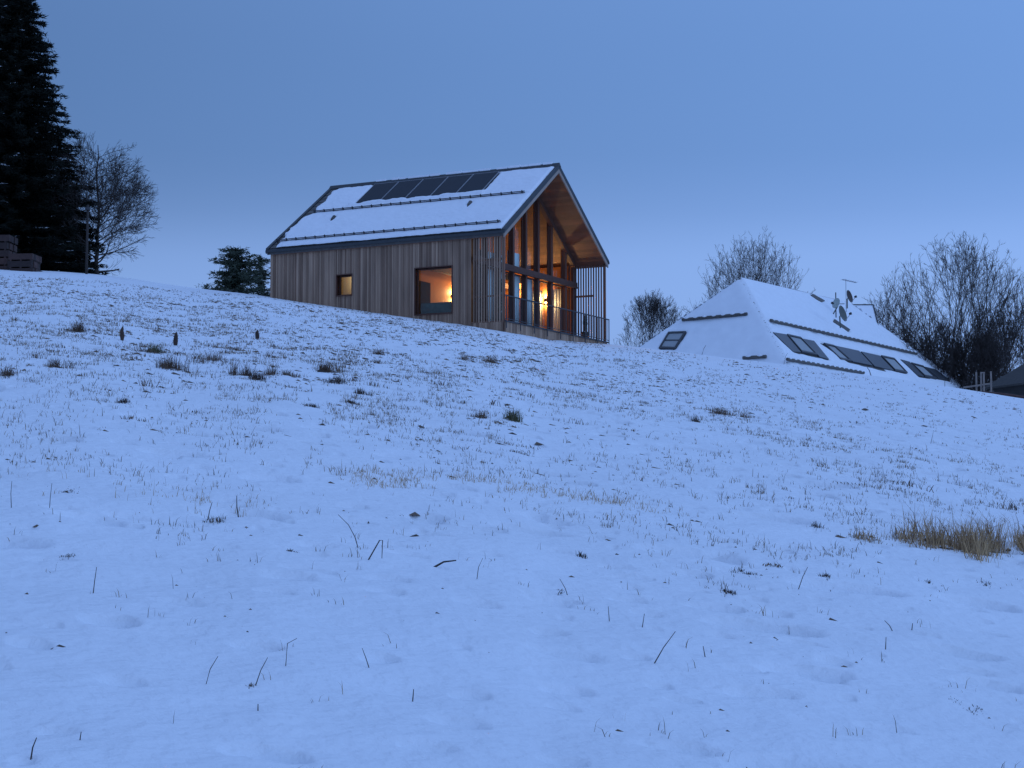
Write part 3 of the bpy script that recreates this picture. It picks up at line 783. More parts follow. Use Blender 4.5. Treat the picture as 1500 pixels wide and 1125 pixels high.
# satellite dishes and aerial
def dish(px, py, Y, rpx, face, m, label, arm=True, seed=0):
    """face = direction the bowl looks (world)"""
    c = Vector(at(px, py, Y)); r = rpx/FPX*Y; f = Vector(face).normalized(); a = f.cross(Vector((0, 0, 1))).normalized(); b = a.cross(f)
    foot = Vector(at(px-4, py+rpx*1.15, Y)); 
    o = empty('satellite_dish', foot); tag(o, label, 'satellite dish')
    def bowl(off, ms):
        mb_ = MB(); k = 20; rings = [0, .35, .65, .85, 1.0]; V_ = []
        for q in rings:
            for t in range(k):
                an = 2*math.pi*t/k; V_.append(c-foot+a*(math.cos(an)*r*.92*q)+b*(math.sin(an)*r*q)+f*(r*.28*(q*q-1)+off))
        mb_.v = [tuple(p) for p in V_]
        for i in range(4):
            for t in range(k): mb_.f.append((i*k+t, i*k+(t+1) % k, (i+1)*k+(t+1) % k, (i+1)*k+t)); mb_.t.append(.5)
        return mb_
    mb_ = bowl(0, 0); m2_ = bowl(-.015, 0); n = len(mb_.v); mb_.v += m2_.v; mb_.f += [tuple(n+i for i in q[::-1]) for q in m2_.f]; mb_.t += m2_.t
    for t in range(20): mb_.f.append((80+t, 80+(t+1) % 20, n+80+(t+1) % 20, n+80+t)); mb_.t.append(.5)
    mb_.build('bowl', m, o, True)
    s_ = MB(); base = Vector((0, 0, -.25)); s_.tube([base, c-foot-f*(r*.32+.06)-Vector((0, 0, .1)), c-foot-f*(r*.3)], [.035, .035, .03], 6); s_.build('mount', M['dishgrey'], o)
    tip = c-foot+f*r*.95-b*r*.35
    s_ = MB(); s_.tube([c-foot-b*r*.95-f*.02, tip], [.018, .015], 5); ar = s_.build('arm', M['pvframe'], o)
    s_ = MB(); s_.tube([tip-f*.10, tip+f*.02], [.055, .075], 8); s_.build('receiver', M['rail'], ar)
    return o
dish(1235, 459, 97.0, 12.5, (.80, -.55, .28), M['dishgrey'], 'large grey-green satellite dish lowest on the snowy hipped roof')
dish(1245, 434, 106, 9.8, (.80, -.55, .25), M['dishbrown'], 'dark brown satellite dish just under the thin roof aerial')
dish(1224.5, 444, 103, 8.0, (-.75, -.55, .30), M['dishpale'], 'pale satellite dish left of the dark brown one')
pa = at(1239.5, 447, 108.5); o = empty('roof_aerial', tuple(pa)); tag(o, 'thin television aerial on a mast above the snowy hipped roof', 'aerial')
hM = 39/FPX*108.5
m_ = MB(); m_.tube([(0,0,-.6),(0,0,hM)], [.022,.016], 6); m_.build('mast', M['pvframe'], o)
m_ = MB(); m_.tube([(-.22, -.1, hM-.05), (.66, .28, hM-.18)], [.03, .03], 5); b = m_.build('boom', M['pvframe'], o)
m_ = MB()
for k in range(7):
    t = k/6; c = Vector((-.20+.84*t, -.09+.35*t, hM-.05-.12*t)); m_.tube([c+Vector((-.09,.2,0)), c+Vector((.09,-.2,0))], [.008,.008], 4)
m_.build('elements', M['pvframe'], b)
pm = at(1224.5, 452, 103.4); o2 = empty('mast_pole', tuple(pm)); tag(o2, 'short dark pole standing beside the pale satellite dish', 'pole')
m_ = MB(); m_.tube([(0,0,-.5),(0,0,.9)], [.03,.03], 6); m_.build('pole', M['rail'], o2)
m_ = MB(); m_.tube([(-.05,0,.25),(.5,.12,.28)], [.02,.02], 5); m_.build('arm', M['rail'], o2)

# ------------------------------------------------------------------ bare trees
def rotv(d, ang, r_):
    ax = d.orthogonal().normalized(); ax.rotate(Matrix.Rotation(r_.uniform(0, 2*math.pi), 3, d)); q = d.copy(); q.rotate(Matrix.Rotation(ang, 3, ax)); return q
def bare_tree(name, base, H, Rad, seed, label, cat='tree', stems=4, fan=(2, 34), cy=.56, tw=.0075, trunk_r=None, gens=8, leader=False, start=.12, twigs=3, up=.10, fork=(9, 22), skew=0.0):
    """forking crown that fills a rounded envelope; the stems fan out of one foot"""
    r_ = random.Random(seed); T, Cn = MB(), MB(); tr = trunk_r or H*.014
    st0 = (Rad*1.5/sum(.95**g for g in range(2, gens+3))) if leader else H*1.12/sum(.95**g for g in range(gens+3))
    def env(p):
        h = p.z/H; c = cy; ry = (1.0-c) if h > c else c*1.05
        lim = math.sqrt(max(0, 1-((h-c)/ry)**2)) if h > c else min(1, .22+.80*(max(h, 0)/c)**.7)
        return math.hypot(p.x-skew*h, p.y)/Rad <= lim
    def twig(p, d, L, lev=0):
        n = 3; pts = [p]; q = p.copy(); dd = d.copy()
        for k in range(n):
            dd = (dd+Vector((r_.gauss(0, .10), r_.gauss(0, .10), r_.gauss(0, .08)+up*.5))).normalized(); q = q+dd*(L/n); pts.append(q.copy())
        Cn.tube(pts, [tw*(.9-.13*i) for i in range(n+1)], 3, r_.random(), cap=False)
        if lev < 1:
            for k in (1, 2): twig(pts[k], rotv(dd, R(r_.uniform(25, 48)), r_), L*r_.uniform(.4, .65), lev+1)
    def run(p, d, r, g, mb):
        step = st0*(.95**g)*r_.uniform(.75, 1.25); n = 3; pts = [p]; q = p.copy(); dd = d.copy()
        for k in range(n):
            dd = (dd+Vector((r_.gauss(0, .06), r_.gauss(0, .06), r_.gauss(0, .05)+up*.4))).normalized(); q = q+dd*(step/n); pts.append(q.copy())
        r1 = max(tw, r*.86)
        mb.tube(pts, [r+(r1-r)*i/n for i in range(n+1)], 7 if g < 2 else (5 if g < 4 else 3), r_.random(), cap=False)
        inside = env(q)
        if g >= 2:
            for k in range(twigs):
                i = r_.choice((1, 2, 3)); twig(pts[i], rotv(dd, R(r_.uniform(22, 50)), r_), r_.uniform(.35, .9)*min(1, H/7)*(1 if inside else .6))
        if not inside or g >= gens+2: return
        if r_.random() < (.5 if g < 1 else .86):
            an = R(r_.uniform(*fork)); c1 = rotv(dd, an, r_); ax = dd.cross(c1)
            c2 = dd.copy(); c2.rotate(Matrix.Rotation(-R(r_.uniform(*fork)), 3, ax.normalized()))
            k = r_.uniform(.62, .84)
            run(q, c1, max(tw, r1*k), g+1, Cn); run(q, c2, max(tw, r1*(1.45-k)*.98), g+1, Cn)
        else: run(q, dd, r1, g+1, mb)
    if leader:
        pts = [Vector((0, 0, -.3))]; n = 10
        for k in range(n): pts.append(Vector((r_.gauss(0, .05)+skew*.5*k/n, r_.gauss(0, .05), H*.98*(k+1)/n)))
        T.tube(pts, [tr*(1-.9*i/n)+tw for i in range(n+1)], 8)
        m = int(stems)
        for k in range(m):
            t = start+(.94-start)*k/m; x = t*n; i = int(x); p = pts[i].lerp(pts[i+1], x-i); an = k*2.4+r_.random()
            el = R(r_.uniform(*fan)); d = Vector((math.cos(an)*math.cos(el), math.sin(an)*math.cos(el), math.sin(el)))
            run(p, d, max(tw*1.5, tr*.45*(1.05-t)), 2, Cn)
    else:
        for k in range(stems):
            an = 2*math.pi*(k+r_.random()*.6)/stems; ti = R(r_.uniform(*fan)) if k else R(fan[0])
            d = Vector((math.cos(an)*math.sin(ti), math.sin(an)*math.sin(ti), math.cos(ti)))
            run(Vector((math.cos(an)*.15, math.sin(an)*.15, -.3)), d, tr*r_.uniform(.7, 1), 0, T)
    o = empty(name, base); tag(o, label, cat)
    T.build('trunk', M['bark'], o, True); Cn.build('crown', M['twig'], o)
    return o
def tree_at(px, ytop, Y, wpx, **k):
    top = at(px, ytop, Y); bz = tz(top[0], top[1])
    bz = min(bz, top[2]-.7)
    return dict(base=(top[0], top[1], bz), H=top[2]-bz, Rad=wpx/FPX*Y)
a = tree_at(146, 208, 93, 74)
bare_tree('bare_tree', a['base'], a['H'], a['Rad'], 5, 'bare leafless tree right beside the tall dark spruce', leader=True, stems=44, fan=(2, 42), cy=.36, start=.05, gens=5, twigs=4, tw=.009, up=.05, fork=(10, 28), trunk_r=.10, skew=-.2)
a = tree_at(955, 442, 105, 46)
bare_tree('bare_shrub', a['base'], a['H'], a['Rad'], 11, 'rounded bare shrub between the two houses', 'shrub', stems=9, fan=(4, 36), cy=.45, gens=5, twigs=3, trunk_r=.045)
a = tree_at(1102, 366, 124, 82)
bare_tree('bare_tree', a['base'], a['H'], a['Rad'], 23, 'bare tree fanning out behind the peak of the hipped roof', stems=8, fan=(4, 34), cy=.50, gens=6, twigs=4, trunk_r=.15)
a = tree_at(1042, 424, 120, 36)
bare_tree('bare_shrub', a['base'], a['H'], a['Rad'], 29, 'thin leaning bare branches behind the left slope of the hipped roof', 'shrub', stems=4, fan=(6, 30), cy=.6, gens=6, twigs=2, trunk_r=.05)
a = tree_at(1402, 372, 122, 96)
bare_tree('bare_tree', a['base'], a['H'], a['Rad'], 37, 'largest bare tree with several tall stems right of the hipped roof', stems=8, fan=(2, 30), cy=.58, gens=6, twigs=4, tw=.0095, trunk_r=.22)
a = tree_at(1325, 402, 126, 50)
bare_tree('bare_tree', a['base'], a['H'], a['Rad'], 41, 'slender bare tree just left of the largest one', stems=5, fan=(3, 24), cy=.55, gens=6, twigs=2, trunk_r=.09)
a = tree_at(1480, 412, 128, 60)
bare_tree('bare_tree', a['base'], a['H'], a['Rad'], 43, 'bare tree behind the dark shed at the right edge', stems=5, fan=(4, 30), cy=.55, gens=6, twigs=2, trunk_r=.09)
for k, (px, yt, Y, wp, lb) in enumerate(((1308, 450, 116, 32, 'low bare thicket bush against the right hip of the snowy roof'), (1350, 466, 118, 38, 'dense low bush under the largest bare tree'),
        (1405, 470, 121, 38, 'tangled bush at the foot of the largest bare tree, left of the shed'), (1448, 478, 117, 38, 'dark bush just above the wooden rack'), (1492, 470, 124, 42, 'bare bush at the right edge behind the shed roof'), (1378, 500, 112, 32, 'small dark bush at the bottom end of the snowy roof'), (1432, 512, 112, 40, 'dark low bush behind the wooden rack'),
        (1335, 500, 112, 26, 'small bush just above the right hip of the snowy roof'))):
    a = tree_at(px, yt, Y, wp)
    bare_tree('thicket_bush', a['base'], a['H']*1.06, a['Rad']*1.25, 60+k, lb, 'bush', stems=12 if k < 3 else 17, fan=(4, 44), cy=.45, gens=5, twigs=4 if k < 3 else 5, tw=.010 if k < 3 else .013, trunk_r=.05)

# ------------------------------------------------------------------ conifers
def conifer(name, base, H, Rad, seed, label, m, cat, whorl=.30, nb=9, cl=.34, droop=.25, ragged=.25, snow=True, profile=None, needles=13, upc=0.0):
    rs = np.random.default_rng(seed); Cv, Ct = [], []; Sv = []; T = MB()
    T.tube([(0,0,-.6),(0,0,H*.5),(0,0,H)], [H*.017, H*.010, .015], 7)
    z = .25
    br = MB()
    while z < H-.05:
        f = 1-z/H; Lm = Rad*(profile(f) if profile else f**.85)
        n = max(4, int(nb*(.45+.65*f)))
        for b in range(n):
            an = 2*math.pi*(b+rs.random())/n+z*2.1; L = Lm*(1-ragged+ragged*1.6*rs.random())+.12
            steps = max(3, int(L/.17)); t = np.linspace(.05, 1, steps)
            x = t*L; zz = z+rs.normal(0, whorl*.45)-droop*L*t**1.3+.16*droop*L*t**3*2+upc*L*t
            lat = rs.normal(0, .05)*L*t**2
            P = np.stack([math.cos(an)*x-math.sin(an)*lat, math.sin(an)*x+math.cos(an)*lat, zz], 1)
            if L > .5: br.tube([tuple(P[0]), tuple(P[len(P)//2]), tuple(P[-1])], [.03, .02, .008], 3)
            for q in range(steps):
                k = needles; wid = (cl*(1.0-.45*t[q]))*(.8+.5*rs.random())*min(1, .45+L/1.2)
                dirs = rs.normal(0, 1, (k, 3)); dirs[:, 2] *= .45; dirs += np.array([math.cos(an), math.sin(an), -.15])*.75
                dirs /= np.linalg.norm(dirs, axis=1)[:, None]
                s = np.cross(dirs, rs.normal(0, 1, (k, 3))); s /= np.linalg.norm(s, axis=1)[:, None]; s *= wid*.13
                p = P[q]+rs.normal(0, .05, (k, 3)); e = p+dirs*wid*(.6+.6*rs.random((k, 1)))
                Cv.append(np.stack([p-s, p+s, e], 1).reshape(-1, 3)); Ct.append(rs.random(k))
                if snow and rs.random() < snow*(.25+t[q]):
                    k2 = 5; c0 = P[q]+np.array([0, 0, .07]); dd = rs.normal(0, 1, (k2, 3)); dd[:, 2] = dd[:, 2]*.2+.05; dd *= .09*wid/.3
                    s2 = rs.normal(0, 1, (k2, 3)); s2[:, 2] *= .2; s2 *= .035
                    Sv.append(np.stack([c0+dd-s2, c0+dd+s2, c0-dd+[0, 0, .02]], 1).reshape(-1, 3))
        z += whorl*(.6+.4*f)*rs.uniform(.6, 1.4)
    # leader
    o = empty(name, base); tag(o, label, cat)
    T.build('trunk', M['bark'], o, True); br.build('branches', M['bark'], o)
    V = np.concatenate(Cv); np_mesh('crown', V, np.arange(len(V)).reshape(-1, 3), m, np.concatenate(Ct), o)
    if Sv:
        V = np.concatenate(Sv); np_mesh('snow', V, np.arange(len(V)).reshape(-1, 3), M['roof_snow'], None, o)
    return o
a = tree_at(22, -46, 92, 116)
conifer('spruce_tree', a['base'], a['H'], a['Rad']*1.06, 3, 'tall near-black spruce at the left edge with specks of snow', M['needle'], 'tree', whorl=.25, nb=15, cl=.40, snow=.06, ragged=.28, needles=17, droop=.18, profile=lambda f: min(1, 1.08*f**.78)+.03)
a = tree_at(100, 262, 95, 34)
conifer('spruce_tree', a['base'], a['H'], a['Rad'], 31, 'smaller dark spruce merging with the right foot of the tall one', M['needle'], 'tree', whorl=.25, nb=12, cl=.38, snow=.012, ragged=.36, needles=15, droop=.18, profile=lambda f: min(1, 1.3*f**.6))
a = tree_at(346, 364, 90, 31)
conifer('pine_tree', a['base'], a['H'], a['Rad'], 8, 'small dark pine dusted with snow, left of the timber house', M['pine'], 'tree', whorl=.20, nb=9, cl=.34, droop=-.22, snow=.08, ragged=.42, needles=14, profile=lambda f: min(1, 1.7*f**.55))
a = tree_at(382, 376, 93, 27)
conifer('pine_tree', a['base'], a['H'], a['Rad'], 15, 'second small pine half hidden behind the timber house corner', M['pine'], 'tree', whorl=.24, nb=6, cl=.30, droop=-.25, snow=.10, ragged=.5, needles=9, profile=lambda f: min(1, 1.6*f**.6))
a = tree_at(303, 415, 86, 8)
conifer('low_conifer', a['base'], a['H'], a['Rad'], 19, 'tiny snow-dusted conifer tip on the skyline left of the pines', M['pine'], 'shrub', whorl=.18, nb=5, cl=.22, droop=-.2, snow=.12, ragged=.5, needles=8, profile=lambda f: 1)
a = tree_at(331, 423, 86, 14)
conifer('low_conifer', a['base'], a['H'], a['Rad'], 20, 'low spreading conifer branch at the foot of the pine', M['pine'], 'shrub', whorl=.18, nb=5, cl=.22, droop=-.2, snow=.12, ragged=.5, needles=8, profile=lambda f: 1)

# ------------------------------------------------------------------ timber stacks, pole, shed, rack, pipe
def stack(px0, px1, py0, py1, Y, label, n, seed):
    a = at(px0, py1, Y); b = at(px1, py1, Y); t = at(px0, py0, Y); r_ = random.Random(seed)
    zb = min(tz(a[0], a[1]), tz(b[0], b[1]))-.25; H = t[2]-zb; L = b[0]-a[0]
    o = empty('timber_stack', ((a[0]+b[0])/2, Y, zb), R(-6)); tag(o, label, 'timber stack', 'stacks of boards at the foot of the spruce')
    hh = H/n
    for k in range(n):
        m_ = MB(); w0 = r_.uniform(-.06, .06)
        for q in range(5):
            m_.box(-L/2+w0+r_.uniform(-.03, .03), L/2+w0+r_.uniform(-.03, .03), -.6+q*.24, -.6+q*.24+.22, k*hh+hh*.17, k*hh+hh*.98)
        m_.build('board_layer', M['redwood'], o)
        s_ = MB()
        for q in (-.42, 0, .42): s_.box(L*q-.04, L*q+.04, -.6, .6, k*hh+.002, k*hh+hh*.16)
        s_.build('bearer', M['redwood'], o)
stack(-36, 19, 347, 392, 86, 'taller stack of weathered boards cut by the left edge', 5, 1)
stack(19, 55, 374, 392, 85, 'lower stack of reddish boards right of the taller one', 3, 2)
p = at(128.5, 300, 87); zb = tz(p[0], p[1]); o = empty('wooden_pole', (p[0], p[1], zb)); tag(o, 'thin upright wooden pole at the right foot of the spruce', 'pole')
m_ = MB(); m_.tube([(0,0,-.2),(0,0,(p[2]-zb)*.5),(0.02,0,p[2]-zb)], [.065,.06,.055], 8); m_.build('shaft', M['twig'], o, True)
m_ = MB(); m_.tube([(0.0,0,p[2]-zb-.25),(.0,0,p[2]-zb-.12)], [.125,.125], 8); m_.build('band', M['rail'], o)
# shed
sp = at(1500, 540, 104); zb = tz(sp[0], sp[1])-.3; o = empty('shed', (sp[0]+1.1, sp[1], zb), R(20)); tag(o, 'dark wooden shed with pitched roof cut by the right edge', 'shed')
sh = sp[2]-zb+.35
m_ = MB(); m_.prism([(-2.3,-1.5,0),(2.3,-1.5,0),(2.3,-1.5,sh-1.3),(0,-1.5,sh-.05),(-2.3,-1.5,sh-1.3)], (0, 3, 0)); m_.build('wall', M['shed'], o)
m_ = MB()
m_.prism([(-2.7,-1.8,sh-1.46),(0,-1.8,sh),(0,-1.8,sh+.1),(-2.75,-1.8,sh-1.36)], (0, 3.6, 0)); m_.prism([(2.7,-1.8,sh-1.46),(0.003,-1.8,sh),(0.003,-1.8,sh+.1),(2.75,-1.8,sh-1.36)], (0, 3.6, 0)); m_.build('roof', M['shed'], o)
m_ = MB(); m_.box(-.5, .4, -1.54, -1.503, .05, 2.0); m_.build('door', M['tile'], o)
# rack of pale posts
rp = at(1440, 575, 84); zb = tz(rp[0], rp[1]); o = empty('wooden_rack', (rp[0], rp[1], zb)); tag(o, 'pale wooden rack of four upright posts and a crossbar near the shed', 'rack')
for xx, yy, top in ((1430, 84, 545), (1437, 84.5, 546), (1441, 84, 545), (1451.5, 84.3, 544)):
    t = at(xx, top, yy); m_ = MB(); dx = t[0]-rp[0]; m_.box(dx-.035, dx+.035, yy-84-.03, yy-84+.03, -.3, t[2]-zb); m_.build('post', M['greywood'], o)
l0 = at(1410, 568, 84); l1 = at(1451, 562, 84)
m_ = MB(); m_.tube([(l0[0]-rp[0], -.1, l0[2]-zb), (l1[0]-rp[0], -.1, l1[2]-zb)], [.045, .045], 6); m_.build('crossbar', M['greywood'], o)
t = at(1439, 545, 84); m_ = MB(); m_.box(t[0]-rp[0]-.10, t[0]-rp[0]+.10, -.06, -.032, t[2]-zb-.06, t[2]-zb); m_.build('cap', M['greywood'], o)
t0 = at(1440, 574.5, 82); t1 = at(1502, 582.5, 82); c0 = (t0+t1)/2
o = empty('log', tuple(c0)); tag(o, 'long thin reddish log lying on the snowy crest below the shed', 'log')
m_ = MB(); m_.tube([tuple(t0-c0), (0, 0, .02), tuple(t1-c0+(t1-t0)*.3)], [.05, .07, .06], 7); m_.build('stem', M['redwood'], o)

# ------------------------------------------------------------------ grass
def blades(xy, h, wd, lean, tint, rs):
    """thin bent blades at positions xy (n,2)"""
    n = len(xy); z = terrain(xy[:, 0], xy[:, 1])-.01
    an = rs.random(n)*2*math.pi; la = rs.random(n)*2*math.pi
    b = np.stack([xy[:, 0], xy[:, 1], z], 1); s = np.stack([np.cos(an), np.sin(an), np.zeros(n)], 1)*(wd/2)[:, None]
    lv = np.stack([np.cos(la), np.sin(la), np.zeros(n)], 1)*(lean*h)[:, None]
    m_ = b+lv*.35+np.array([0, 0, 1])*(h*.6)[:, None]; e = b+lv+np.array([0, 0, 1])*(h*(1-.25*lean))[:, None]
    V = np.stack([b-s, b+s, m_+s*.7, m_-s*.7, e], 1).reshape(-1, 3)
    k = np.arange(n)*5
    F3 = np.concatenate([np.stack([k, k+1, k+2], 1), np.stack([k, k+2, k+3], 1), np.stack([k+3, k+2, k+4], 1)])
    return V, F3, np.tile(tint, 3)
rs = np.random.default_rng(99)
def sector(n, r0, r1, a0=-20, a1=20):
    r = np.sqrt(rs.random(n)*(r1**2-r0**2)+r0**2); a = np.radians(a0+(a1-a0)*rs.random(n)); return r*np.sin(a), r*np.cos(a), r, a
def blob(x, y, cx, cy, sx, sy): return np.exp(-((x-cx)/sx)**2-((y-cy)/sy)**2)
GP = {}
def dens(x, y, r, a):
    """blades per square metre"""
    nzb = fbm(x*.45, y*.12, 3, 41); nzf = fbm(x*2.2, y*.9, 3, 47)
    base = np.interp(r, [5, 9, 11, 13, 16, 22, 28, 40, 60, 75], [2.6, 4.5, 11, 24, 44, 62, 66, 34, 14, 8])
    side = 1-.72*np.clip((np.degrees(a)+2)/10, 0, 1)*np.clip((r-22)/12, 0, 1)
    d = base*side*np.clip((nzf-.38)*5, .05, 1.6)*np.clip((nzb-.25)*3, .2, 1.5)
    for (cx, cy, sx, sy, am) in DB: d = d+am*blob(x, y, cx, cy, sx, sy)*np.clip((nzf-.35)*4, 0, 1.5)
    return d
def blobpx(px, py, wpx, depth, am):
    c = gpx(px, py); return (c[0], c[1], wpx/FPX*c[1], depth, am)
DB = [blobpx(660, 708, 100, .45, 330), blobpx(780, 720, 130, .40, 190), blobpx(900, 742, 90, .35, 170), blobpx(170, 722, 190, .35, 150), blobpx(60, 705, 60, .4, 120), blobpx(560, 705, 60, .5, 160),
      blobpx(1250, 790, 110, .55, 110), blobpx(1240, 815, 120, .5, 90), blobpx(340, 750, 60, .5, 50), blobpx(800, 745, 80, .5, 120), blobpx(1390, 715, 60, .5, 60),
      blobpx(1420, 800, 90, .5, 150), blobpx(200, 770, 120, .5, 40), blobpx(1060, 860, 30, .3, 90), blobpx(1080, 605, 60, 1.0, 60), blobpx(470, 600, 120, 2.5, 70), blobpx(600, 600, 100, 2.0, 70), blobpx(330, 530, 220, 5, 60), blobpx(120, 470, 140, 8, 50), blobpx(380, 990, 60, .12, 60), blobpx(720, 855, 140, .3, 20), blobpx(880, 760, 120, .5, 50)]
x, y, r, a = sector(2600000, 5, 77)
area = math.radians(40)/2*(77**2-25)
dm_ = dens(x, y, r, a); keepm = rs.random(len(x)) < dm_*area/2600000
hx = (x-HO[0])*VV[0]+(y-HO[1])*VV[1]; hy = (x-HO[0])*UU[0]+(y-HO[1])*UU[1]
keepm &= ~((hx > -.1) & (hx < W+.1) & (hy > -.1))
x, y, r = x[keepm], y[keepm], r[keepm]
rp_ = 1+rs.integers(0, 5, len(x)); x = np.repeat(x, rp_); y = np.repeat(y, rp_); r = np.repeat(r, rp_); n = len(x)
x = x+rs.normal(0, .022, n); y = y+rs.normal(0, .022, n)
pale = np.zeros(n)
for (cx, cy, sx, sy, am) in DB[:6]: pale = np.maximum(pale, blob(x, y, cx, cy, sx*1.1, sy*1.6))
h = (.018+.05*rs.random(n)**2.2)*np.interp(r, [5, 12, 25, 70], [1.0, 1.0, 1.0, 1.3]); tall = rs.random(n) < .05; h[tall] *= 2
V, F3, tt = blades(np.stack([x, y], 1), h+.01, np.interp(r, [5, 15, 40, 75], [.0026, .0045, .0085, .015])*(.7+.6*rs.random(n)), .1+.8*rs.random(n), np.clip(rs.random(n)**1.5*.7+pale*.9, 0, 1), rs)
tag(np_mesh('grass', V, F3, M['field'], tt), 'sparse dry grass blades poking through the snow', 'grass', None, 'stuff')
print('blades', n)
# many small ragged bunches, thickest in the rough strip on the upper left
nb_ = 60000; bx, by, br_, ba = sector(nb_, 12, 60)
st = np.exp(-((br_-31)/9)**2)*np.clip(.25-(np.degrees(ba)-1)/14, .06, 1)*1.5 + .05
st = st*np.clip((fbm(bx*.8, by*.25, 3, 131)-.40)*6, 0, 2)
kb = rs.random(nb_) < st*1.1*(math.radians(40)/2*(60**2-144))/nb_
bx, by, br_ = bx[kb], by[kb], br_[kb]; nbl = rs.integers(8, 34, len(bx)); sz = (.03+.09*rs.random(len(bx))**1.6)
hb = (.04+.10*rs.random(len(bx))**2)
X2 = np.repeat(bx, nbl); Y2 = np.repeat(by, nbl); S2 = np.repeat(sz, nbl); H2 = np.repeat(hb, nbl); n2_ = len(X2)
X2 = X2+rs.normal(0, 1, n2_)*S2*1.3; Y2 = Y2+rs.normal(0, 1, n2_)*S2*.8
hx = (X2-HO[0])*VV[0]+(Y2-HO[1])*VV[1]; hy = (X2-HO[0])*UU[0]+(Y2-HO[1])*UU[1]; ok = ~((hx > -.1) & (hx < W+.1) & (hy > -.1))
X2, Y2, H2 = X2[ok], Y2[ok], H2[ok]; n2_ = len(X2)
V, F3, tt = blades(np.stack([X2, Y2], 1), H2*(.35+.65*rs.random(n2_))+.01, np.full(n2_, .009)*(.6+.8*rs.random(n2_)), .2+1.0*rs.random(n2_), rs.random(n2_)**1.6*.75, rs)
tag(np_mesh('dead_grass', V, F3, M['tuft'], tt), 'ragged brown bunches of dead grass strewn over the snowy upper slope', 'dead grass', None, 'stuff')
# small dark clods and leaf litter where the snow is broken
def clods(x, y, sz, rs):
    n = len(x); k = 6; z = terrain(x, y)
    ang = np.linspace(0, 2*math.pi, k, endpoint=False); V = []; 
    rr = sz[:, None]*(.6+.8*rs.random((n, k))); el = (.5+.5*rs.random(n))[:, None]
    px_ = x[:, None]+np.cos(ang)*rr*1.3; py_ = y[:, None]+np.sin(ang)*rr*el; pz_ = z[:, None]-.012+np.zeros((n, k))
    base = np.stack([px_, py_, pz_], 2); top = np.stack([x+rs.normal(0, .2, n)*sz, y, z+sz*(.12+.3*rs.random(n))], 1)[:, None, :]
    V = np.concatenate([base, top], 1).reshape(-1, 3); b0 = (np.arange(n)*(k+1))[:, None]
    F3 = np.stack([b0+np.arange(k), b0+(np.arange(k)+1) % k, b0+k+np.zeros(k, int)], 2).reshape(-1, 3)
    return V, F3, np.repeat(rs.random(n), k)
x, y, r, a = sector(160000, 7, 76)
dc = np.interp(r, [7, 12, 20, 28, 55, 76], [2.5, 5, 9, 14, 9, 3])*np.clip((fbm(x*.9, y*.22, 3, 71)-.42)*7, 0, 2)*(1-.8*np.clip((np.degrees(a)-0)/9, 0, 1)*np.clip((r-18)/10, 0, 1))
kk = rs.random(len(x)) < dc*(math.radians(40)/2*(76**2-49))/160000
hx = (x-HO[0])*VV[0]+(y-HO[1])*VV[1]; hy = (x-HO[0])*UU[0]+(y-HO[1])*UU[1]; kk &= ~((hx > -.1) & (hx < W+.1) & (hy > -.1))
x, y, r = x[kk], y[kk], r[kk]
V, F3, tt = clods(x, y, .005+.05*rs.random(len(x))**3.5*np.interp(r, [7, 20, 60], [.5, .9, 1.7])+.00018*r, rs)
tag(np_mesh('leaf_litter', V, F3, M['litter'], tt), 'scattered dark clods and dead leaves showing through the snow', 'leaf litter', None, 'stuff')

def tuft(px, py, wpx, hpx, n, label, m='tuft', name='grass_tuft', cat='grass tuft', group=None, lump=True, lean=.5, dark=0.6):
    c = gpx(px, py); S = math.hypot(c[0], c[1])/FPX; wr = wpx*S/2; hh = hpx*S
    o = empty(name, tuple(c)); tag(o, label, cat, group); q = np.random.default_rng(int(px*7+py))
    kc = max(2, int(wpx/11)); cc = q.normal(0, .45, (kc, 2)); cw = q.random(kc)+.3; ci = q.choice(kc, n, p=cw/cw.sum())
    g = (cc[ci]+q.normal(0, .26 if kc > 2 else .36, (n, 2)))*np.array([wr, min(wr*2.2, .7)]); ch = (.55+.6*q.random(kc))[ci]
    xy = g+c[:2]; h = hh*ch*(.2+.8*q.random(n))*np.exp(-(g[:, 0]/max(wr, .01))**2*.3)
    V, F3, tt = blades(xy, h+.01, np.full(n, max(.005, .28*S))*(.6+.8*q.random(n)), lean*(.2+1.2*q.random(n)), q.random(n)**(1.3 if dark < .9 else .7)*dark, q)
    np_mesh('blades', V-c, F3, M[m], tt, o)
    if lump:
        k = max(3, int(n/40)); x = c[0]+q.normal(0, .35, k)*wr; y = c[1]+q.normal(0, .5, k)*min(wr, .4)
        V, F3, tt = clods(x, y, np.full(k, min(hh*.2, .06))*(.5+q.random(k)), q); np_mesh('earth', V-c, F3, M['darkplant'], tt, o)
    return o
UP = 'grass tufts breaking through the snow on the upper slope'
